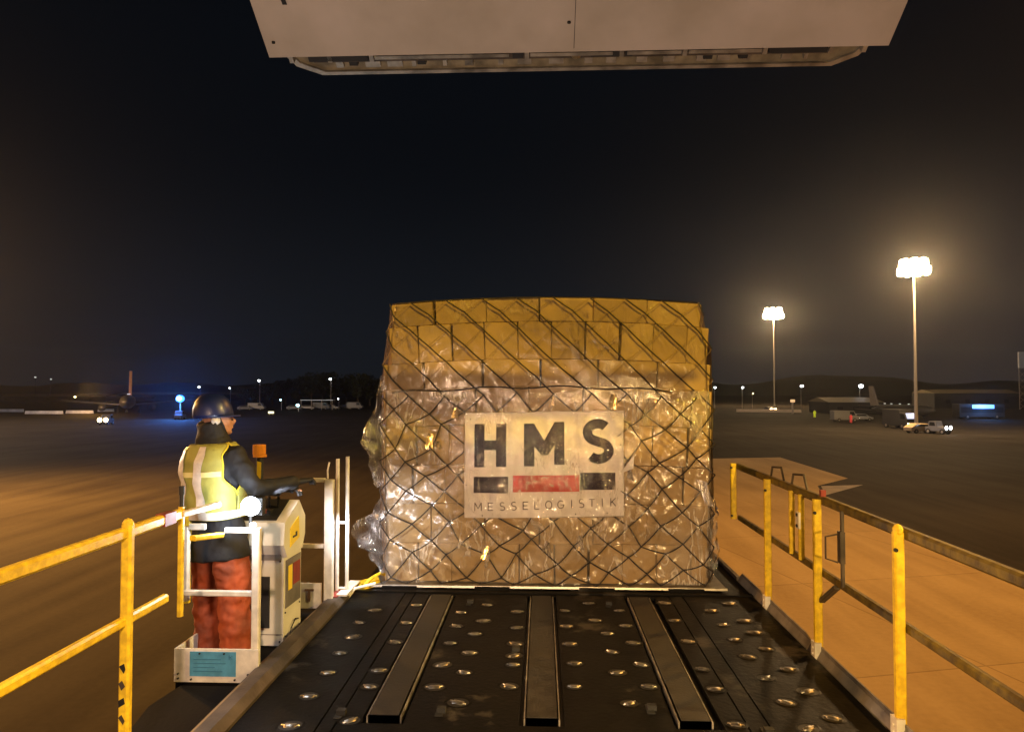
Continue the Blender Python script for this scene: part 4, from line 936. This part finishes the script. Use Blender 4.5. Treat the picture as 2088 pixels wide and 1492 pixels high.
for px, kind, rz in ((500,0,.2),(524,1,0),(600,0,.1),(628,0,0),(656,1,.1),(677,0,0),(724,1,0),(703,0,.15)):
    p = far(px, 836, 212+ci*2)
    names = ['silver','white','dark','grey']; mi = [0,1,0,3,1,0,1,2][ci]
    vehicle('parked_van' if kind else 'parked_car', 'van' if kind else 'car', (p.x,p.y,0), rz, VANP if kind else CARP, VANW if kind else CARW, 1.8, M_car[mi],
            '%s %s parked far left of the load, %s from the left in its row' % (names[mi], 'van' if kind else 'car', ORD[ci] if ci else 'first'), (-1.4,1.4), .33, group='vehicles parked along the far edge'); ci += 1
# shelter with lit fascia
p = far(647, 823, 218); root = empty('shelter', (p.x,218,0), 0, 'long low open shelter with a lit white roof edge, left of the load', 'shelter')
b = MB(); b.box((-5,-1,2.9),(5.2,2,3.05)); b.build('roof', M_prim, root)
b = MB(); b.box((-5,-1.05,2.9),(5.2,-1.005,3.04)); b.build('lit_fascia', mat('lit_fascia', (.8,.85,.9), .5, emit=(.7,.9,1), estr=.25), root)  # roof edge glows by itself in place of lamplight falling on it
for x in (-4.8,-1.6,1.6,4.9): b = MB(); b.box((x-.08,-.9,0),(x+.08,-.75,2.9)); b.build('post', M_pole, root)
# terminal sheds far left and far right
def shed(px0, px1, d, h, label, m, wins=0, wm=None):
    a, c = far(px0, 790, d), far(px1, 790, d); root = empty('airport_shed', ((a.x+c.x)/2, d, 0), 0, label, 'shed'); w = (c.x-a.x)/2
    b = MB(); b.box((-w,0,0),(w,14,h)); b.build('wall', m, root)
    b = MB(); b.prism([(-.4,h),(14.4,h),(7,h+1.2)], -w-.3, w+.3, 'x'); b.build('roof', M_prim, root)
    for i in range(wins):
        x = -w+(i+.7)*2*w/(wins+.4); q = MB(); q.box((x-.7,-.05,h*.35),(x+.7,.02,h*.6)); q.build('window', wm or M_glass, root)
M_wall = mat('dim_wall', (.025,.025,.028), .8, 0, .3, .3)
shed(-60, 215, 330, 2.6, 'long low dark shed at the far left edge', M_wall, 6)
shed(240, 470, 360, 3.2, 'low dark shed behind the blue beacon', M_wall, 5)
shed(1690, 1800, 190, 3.0, 'small grey shed behind the person in red', M_wall, 3)
shed(1905, 2080, 240, 5.0, 'grey shed at the far right behind the blue-lit bus', M_wall, 4)
M_kerb = mat('glowing_barrier_paint', (.65,.65,.66), .6, 0, .3, .6, emit=(.7,.85,1), estr=.03)  # white paint given a faint glow in place of lamplight
for i, (a_, c_, y_) in enumerate(((-30,48,839),(52,128,843),(135,190,842),(200,232,838),(500,528,831))):
    d = 9918/(y_-788) ; pa, pc = far(a_, y_, d), far(c_, y_, d)
    b = MB(); b.prism([(-.3,0),(.3,0),(.12,.5),(.12,.8),(-.12,.8),(-.12,.5)], pa.x, pc.x, 'x'); o = b.build('concrete_barrier', M_kerb); o.location = (0,d,0)
    tag(o, 'low white barrier on the far apron edge, %s from the left' % (['first','second','third','fourth','fifth'][i]), 'barrier', 'low white barriers')
# far aircraft: orange lamplight is put into the fin colour, lamps along the back
M_fus = mat('aircraft_dark', (.04,.04,.04), .4, .1); M_fin = mat('aircraft_fin_orange_lit', (.65,.36,.14), .4)
def aircraft(px, base_d, rz, label, s=1.0, finm=None, lit=None, sc=1.0):
    p = far(px, 790, base_d); root = empty('parked_aircraft', (p.x,base_d,0), rz, label, 'aircraft'); root.scale = (sc,)*3
    prof = [(-18*s,2.2,.3),(-14*s,2.1,1.0),(-8*s,2.0,1.7),(8*s,2.0,1.85),(14*s,2.0,1.7),(17*s,1.8,.9),(18.2*s,1.7,.2)]
    b = MB(); b.loft([((x,0,2.8+(2.2-z_)*-.3 if 0 else 3.0),(0,r,0),(0,0,r)) for x, z_, r in prof],20); b.build('fuselage', M_fus, root, True)
    b = MB(); b.prism([(-18.5*s,4.0),(-14*s,4.4),(-17.2*s,11.6),(-19.6*s,11.6)], -.35, .35, 'y'); b.build('tail_fin', finm or M_fin, root)
    for sg in (-1, 1):
        b = MB(); b.add([(x,y,z_+t) for t in (-.15,.15) for x, y, z_ in ((3*s,sg*1.6,2.2),(-3*s,sg*1.6,2.2),(-7*s,sg*16,3.4),(-5*s,sg*16,3.4))], [(0,1,2,3),(7,6,5,4),(0,4,5,1),(1,5,6,2),(2,6,7,3),(3,7,4,0)]); b.build('wing', M_fus, root)
        b = MB(); b.add([(x,y,z_+t) for t in (-.1,.1) for x, y, z_ in ((-14*s,sg*.8,4),(-17*s,sg*.8,4),(-19*s,sg*6,4.4),(-17.6*s,sg*6,4.4))], [(0,1,2,3),(7,6,5,4),(0,4,5,1),(1,5,6,2),(2,6,7,3),(3,7,4,0)]); b.build('tailplane', M_fus, root)
        b = MB(); b.tube([(3*s,sg*6,1.5),(5.5*s,sg*6,1.5)], [.8,.95], 14); b.build('engine', M_fus, root, True)
    b = MB()
    for x, y in ((12*s,0),(-1.5,2.6),(-1.5,-2.6)): b.cyl((x,y,.5),.5,.5,12,'y'); b.tube([(x,y,.5),(x,y,1.8)],.12,6)
    b.build('landing_gear', M_blk, root)
    b = MB()
    for x in (-10*s,-6*s,-1*s,4*s): b.ball((x,0,5.05),(.6,.25,.12),8)
    b.build('spine_light', lit or M_wl, root)
    return root
M_dimw = mat('dim_white_lit', (1,1,1), .4, emit=(.8,.85,.8), estr=.8)
aircraft(262, 190, R(-62)+math.pi*0, 'dark parked aircraft with an orange-lit tail fin, far left of the blue beacon', .62, lit=M_dimw)
aircraft(1838, 165, R(-72), 'small hazy aircraft with a thin bright tail fin left of the nearest mast', .8, mat('pale_fin', (.22,.19,.16), .4), lit=M_dimw, sc=.62)
pf = far(245, 790, 190); light('tail_fin_fill', 'POINT', (pf.x+.5, 176, 5), 5000, (1.0,.50,.12), .3)  # unseen lamp added to brighten the tail fin
# tractor with the blue beacon
TP = [(-1.5,.4),(1.6,.4),(1.6,1.0),(.4,1.1),(.2,1.9),(-.9,1.9),(-1.0,1.1),(-1.5,1.0)]; TW = [[(-.8,1.2),(.1,1.2),(.0,1.75),(-.75,1.75)]]
p = far(367, 862, 150); tr_ = vehicle('airport_tractor', 'tractor', (p.x,150,0), R(100), TP, TW, 1.5, M_car[2], 'dark airport tractor carrying the flashing blue beacon, left of the operator', (-1,1.1), .38, (1.62,.7,.12), ltm=M_cy)
b = MB(); b.tube([(0,0,1.9),(0,0,4.2)],.05,8); b.build('beacon_mast', M_pole, tr_)
b = MB(); b.ball((0,0,4.45),(.85,.85,.75),14); b.build('blue_beacon', mat('blue_beacon_lit', (.2,.4,1), .3, emit=(.03,.20,1.0), estr=5), tr_)
light('blue_beacon_light', 'POINT', (p.x,148.6,4.6), 15000, (.05,.25,1.0), .4)
p = far(217, 862, 128); vehicle('airport_tractor', 'tractor', (p.x,128,0), R(-80), TP, TW, 1.5, M_car[2], 'dark tractor with a round warm headlight, below the orange tail fin', (-1,1.1), .38, (1.62,.95,.42), ltm=M_warm)
# illuminated marker box
p = far(553, 843, 175); root = empty('lit_sign_box', (p.x,175,0), 0, 'small glowing yellow-white sign box on the apron left of the load', 'sign')
b = MB(); b.box((-.75,-.1,.35),(.75,.1,.95)); b.build('sign_case', M_pole, root); b = MB(); b.box((-.7,-.14,.4),(.7,-.101,.9)); b.build('sign_face', mat('sign_face_lit', (1,1,.8), .4, emit=(.9,.9,.5), estr=1.6), root)
b = MB(); b.box((-.5,-.05,0),(-.4,.05,.35)); b.box((.4,-.05,0),(.5,.05,.35)); b.build('sign_leg', M_pole, root)
# right side traffic
p = far(1570, 826, 205); vehicle('service_car', 'car', (p.x,205,0), R(-84), CARP, CARW, 1.8, M_car[3], 'car with glaring orange headlights at the foot of the farther mast', (-1.4,1.4), .33, (2.27,.7,.34), ltm=mat('orange_head_lit', (1,.7,.4), .4, emit=(1,.6,.25), estr=20))
p = far(1573, 818, 200); b = MB(); b.prism([(-.25,0),(.25,0),(.1,.8),(-.1,.8)], -9, 8, 'x'); o = b.build('concrete_barrier', mat('orange_lit_barrier', (.6,.5,.4), .6)); o.location = (p.x,201,0); o.rotation_euler.z = -.25
tag(o, 'long low pale barrier running past the farther mast foot', 'barrier')
p = far(1616, 810, 190); root = empty('marker_post', (p.x,190,0), 0, 'short post with a small warm light between mast and green-vested person', 'marker post'); b = MB(); b.cyl((0,0,1.5),.25,3.0,10); b.build('post', M_pole, root); b = MB(); b.box((-.5,-.3,3.0),(.5,.3,3.7)); b.build('lamp_box', mat('box_lit', (1,.8,.5), .4, emit=(1,.6,.3), estr=.7), root)
hv = mat('hi_vis_lime_glow', (.55,.65,.02), .6, emit=(.5,.6,.02), estr=.35); hr_ = mat('hi_vis_red', (.7,.06,.08), .6); gy = mat('grey_cloth', (.06,.06,.07), .8)  # lime cloth is given its own glow to look lamplit
p = far(1661, 838, 165); person((p.x,165,.0), 2.6, 'distant person in bright lime jacket right of the farther mast', (skin,hv,hv,hv,gy,M_blk), 'stand', .03)
p = far(1735, 840, 140); person((p.x,140,0), 2.2, 'distant person in red jacket beside the white van', (skin,hr_,hr_,hr_,gy,M_blk), 'stand', .03)
p = far(1722, 845, 146); vehicle('service_van', 'van', (p.x,146,0), .1, VANP, VANW, 1.9, M_car[1], 'white van behind the distant person in red', (-1.6,1.6), .36, (2.6,.8,.16), ltm=M_wl)
p = far(1755, 845, 150); vehicle('service_car', 'car', (p.x,150,0), .0, CARP, CARW, 1.8, M_car[0], 'silver car right of the white van and the person in red', (-1.4,1.4), .33)
p = far(1835, 868, 122); TRK = [(-3,.5),(3,.5),(3.1,1.6),(2.6,2.7),(1.4,2.7),(1.38,3.2),(-3,3.2)]; 
tk = vehicle('catering_truck', 'truck', (p.x,122,0), R(-80), TRK, [[(1.6,1.7),(2.8,1.7),(2.5,2.5),(1.6,2.5)]], 2.2, M_wall, 'boxy truck with a lit blue-white cabin left of the nearest mast foot', (-2,2), .48, (3.1,.9,.15), ltm=M_warm)
b = MB(); b.box((2.66,-.9,1.75),(3.2,.9,2.65)); b.build('windscreen', mat('cab_lit', (.7,.8,1), .4, emit=(.45,.6,1), estr=.9), tk)
p = far(1870, 872, 112); vehicle('service_car', 'car', (p.x-.5,110,0), R(10), CARP, CARW, 1.8, mat('orange_lit_car', (.55,.42,.26), .4), 'cream car parked at the foot of the nearest mast', (-1.4,1.4), .33)
p = far(1912, 880, 108); vehicle('airport_tractor', 'tractor', (p.x,108,0), R(-60), TP, TW, 1.5, M_car[3], 'tractor with two bright headlights right of the nearest mast', (-1,1.1), .38, (1.62,.95,.30), ltm=M_wl)
p = far(1995, 845, 160); BUS = [(-5,.4),(5,.4),(5,3.3),(-5,3.3)]
bus = vehicle('apron_bus', 'bus', (p.x,160,0), .05, BUS, [[(-4.6,1.4),(4.6,1.4),(4.6,2.6),(-4.6,2.6)]], 2.6, M_wall, 'apron bus with a glowing blue window band at the right', (-3.2,3.2), .5)
b = MB(); b.box((-2.2,-1.36,2.3),(2.6,-1.335,3.1)); b.build('destination_panel', mat('blue_panel_lit', (.3,.5,1), .4, emit=(.15,.42,1), estr=1.6), bus)
light('bus_glow', 'POINT', (p.x,157,3.5), 1500, (.15,.4,1.0), .5)
p = far(2084, 735, 230); root = empty('lattice_tower', (p.x,230,0), 0, 'tall pale lit tower cut by the right edge of the picture', 'tower')
b = MB(); 
for k in range(9): b.beam((-1,0,k*2),(1,0,k*2+2),.1); b.beam((1,0,k*2),(-1,0,k*2+2),.1)
b.beam((-1,0,0),(-1,0,18),.18); b.beam((1,0,0),(1,0,18),.18); b.build('frame', M_pole, root)
b = MB(); b.box((-1.2,-.4,13),(1.2,.2,18)); b.build('lit_face', mat('tower_panel', (.5,.5,.5), .6, emit=(.7,.7,.75), estr=.04), root)
# small lights on the dark slope, far left
for px, py, m_, nm in ((72,769,M_dimw,'first'),(104,773,M_dimw,'second'),(153,809,M_warm,'third'),(344,826,M_wl,'fourth')):
    p = far(px, py, 300); root = empty('lamp_post', (p.x,300,0), 0, '%s faint light from the left on the dark slope' % nm, 'lamp post', 'faint far lights')
    b = MB(); b.tube([(0,0,0),(0,0,p.z)],.1,6); b.build('pole', M_wall, root); b = MB(); b.ball((0,0,p.z),(.5,.3,.3),8); b.build('lamp_head', m_, root)
# hills and trees
def ridge(name, pts, d, m):
    b = MB(); n = len(pts); rnd = random.Random(9); V = []
    for k, (dy, s_) in enumerate(((0,0),(25,.75),(60,1.0),(140,.6),(260,0))):
        for px, py in pts:
            p = far(px, py, d+dy*1.0); h = max(0, p.z)*s_+rnd.uniform(-.4,.4)*(s_>0); V.append((p.x,d+dy,h if s_ else -.5))
    b.add(V, [(k*n+i,k*n+i+1,(k+1)*n+i+1,(k+1)*n+i) for k in range(4) for i in range(n-1)]); tag(b.build(name, m, None, True, False), kind='structure')
M_hill = mat('hill_scrub', (.045,.045,.035), .9, 0, .4, .02)
ridge('hills', [(x, 792-26*math.exp(-((x-1720)/150)**2)-14*math.exp(-((x-2050)/160)**2)-14*math.exp(-((x-1200)/400)**2)-10*math.exp(-((x-300)/500)**2)+3*math.sin(x*.03) ) for x in range(-400, 2500, 30)], 620, M_hill)
M_leaf = mat('dark_foliage', (.05,.065,.03), .8, 0, .5, .8); M_trunk = mat('trunk', (.08,.06,.045), .9)
def tree_mesh(seed):
    rnd = random.Random(seed); b = MB(); H = 9
    clumps = [(rnd.gauss(0,1.9), rnd.gauss(0,1.6), H*.55+rnd.uniform(-2.2,3.2), rnd.uniform(1.0,1.9)) for _ in range(12)]
    for cx, cy, cz, cr in clumps:
        for _ in range(60):
            v = Vector((rnd.gauss(0,1),rnd.gauss(0,1),rnd.gauss(0,1))).normalized()*cr*rnd.uniform(.6,1.05); p = Vector((cx,cy,cz))+v
            a = Vector((rnd.uniform(-1,1),rnd.uniform(-1,1),rnd.uniform(-1,1))).normalized()*.38; c = a.cross(Vector((rnd.uniform(-1,1),rnd.uniform(-1,1),rnd.uniform(-1,1)))).normalized()*.3
            b.add([p-a, p+c, p+a, p-c], [(0,1,2,3)])
    t = MB(); t.tube([(0,0,0),(.1,0,2),(.0,.1,5)], [.35,.25,.12], 8)
    for k in range(5): cx, cy, cz, cr = clumps[k]; t.tube([(.05,0,2.6),(cx*.6,cy*.6,cz*.8),(cx,cy,cz)], [.14,.09,.03], 6)
    return b, t
tp = []
for k in range(3):
    b, t = tree_mesh(k); o = b.build('crown', M_leaf, None, False, False); o2 = t.build('trunk', M_trunk); tp.append((o.data,o2.data)); bpy.data.objects.remove(o); bpy.data.objects.remove(o2)
TX = [(500,.8),(530,.9),(556,1.0),(583,1.1),(610,1.25),(636,1.35),(658,1.45),(682,1.3),(706,1.25),(730,1.35),(754,1.3),(778,1.2),(800,1.1)]
for i, (px, s_) in enumerate(TX):
    d = 262+(i*37)%30; p = far(px, 790, d); rnd = random.Random(i)
    root = empty('tree', (p.x,d,0), rnd.uniform(0,6), 'dark bushy tree %s from the left in the row left of the load' % (ORD+['thirteenth'])[i].replace('leftmost','first'), 'tree', 'dark trees beyond the parked cars'); root.scale = (s_,)*3
    for nm, me in (('crown',tp[i%3][0]),('trunk',tp[i%3][1])): o = bpy.data.objects.new(nm, me); COL.objects.link(o); o.parent = root
# ------------------------------------------------------------------ night haze
b = MB(); b.box((-700,-60,-1.5),(700,1000,60)); hz = b.build('haze', None); hz.data.materials.clear()
m = bpy.data.materials.new('haze_air'); m.use_nodes = True; n = m.node_tree.nodes; n.remove(n['Principled BSDF'])
pv = n.new('ShaderNodeVolumePrincipled'); pv.inputs['Color'].default_value = (.85,.87,.9,1); pv.inputs['Density'].default_value = .00017; pv.inputs['Anisotropy'].default_value = .86
m.node_tree.links.new(pv.outputs[0], n['Material Output'].inputs['Volume']); hz.data.materials.append(m)
tag(hz, kind='stuff')
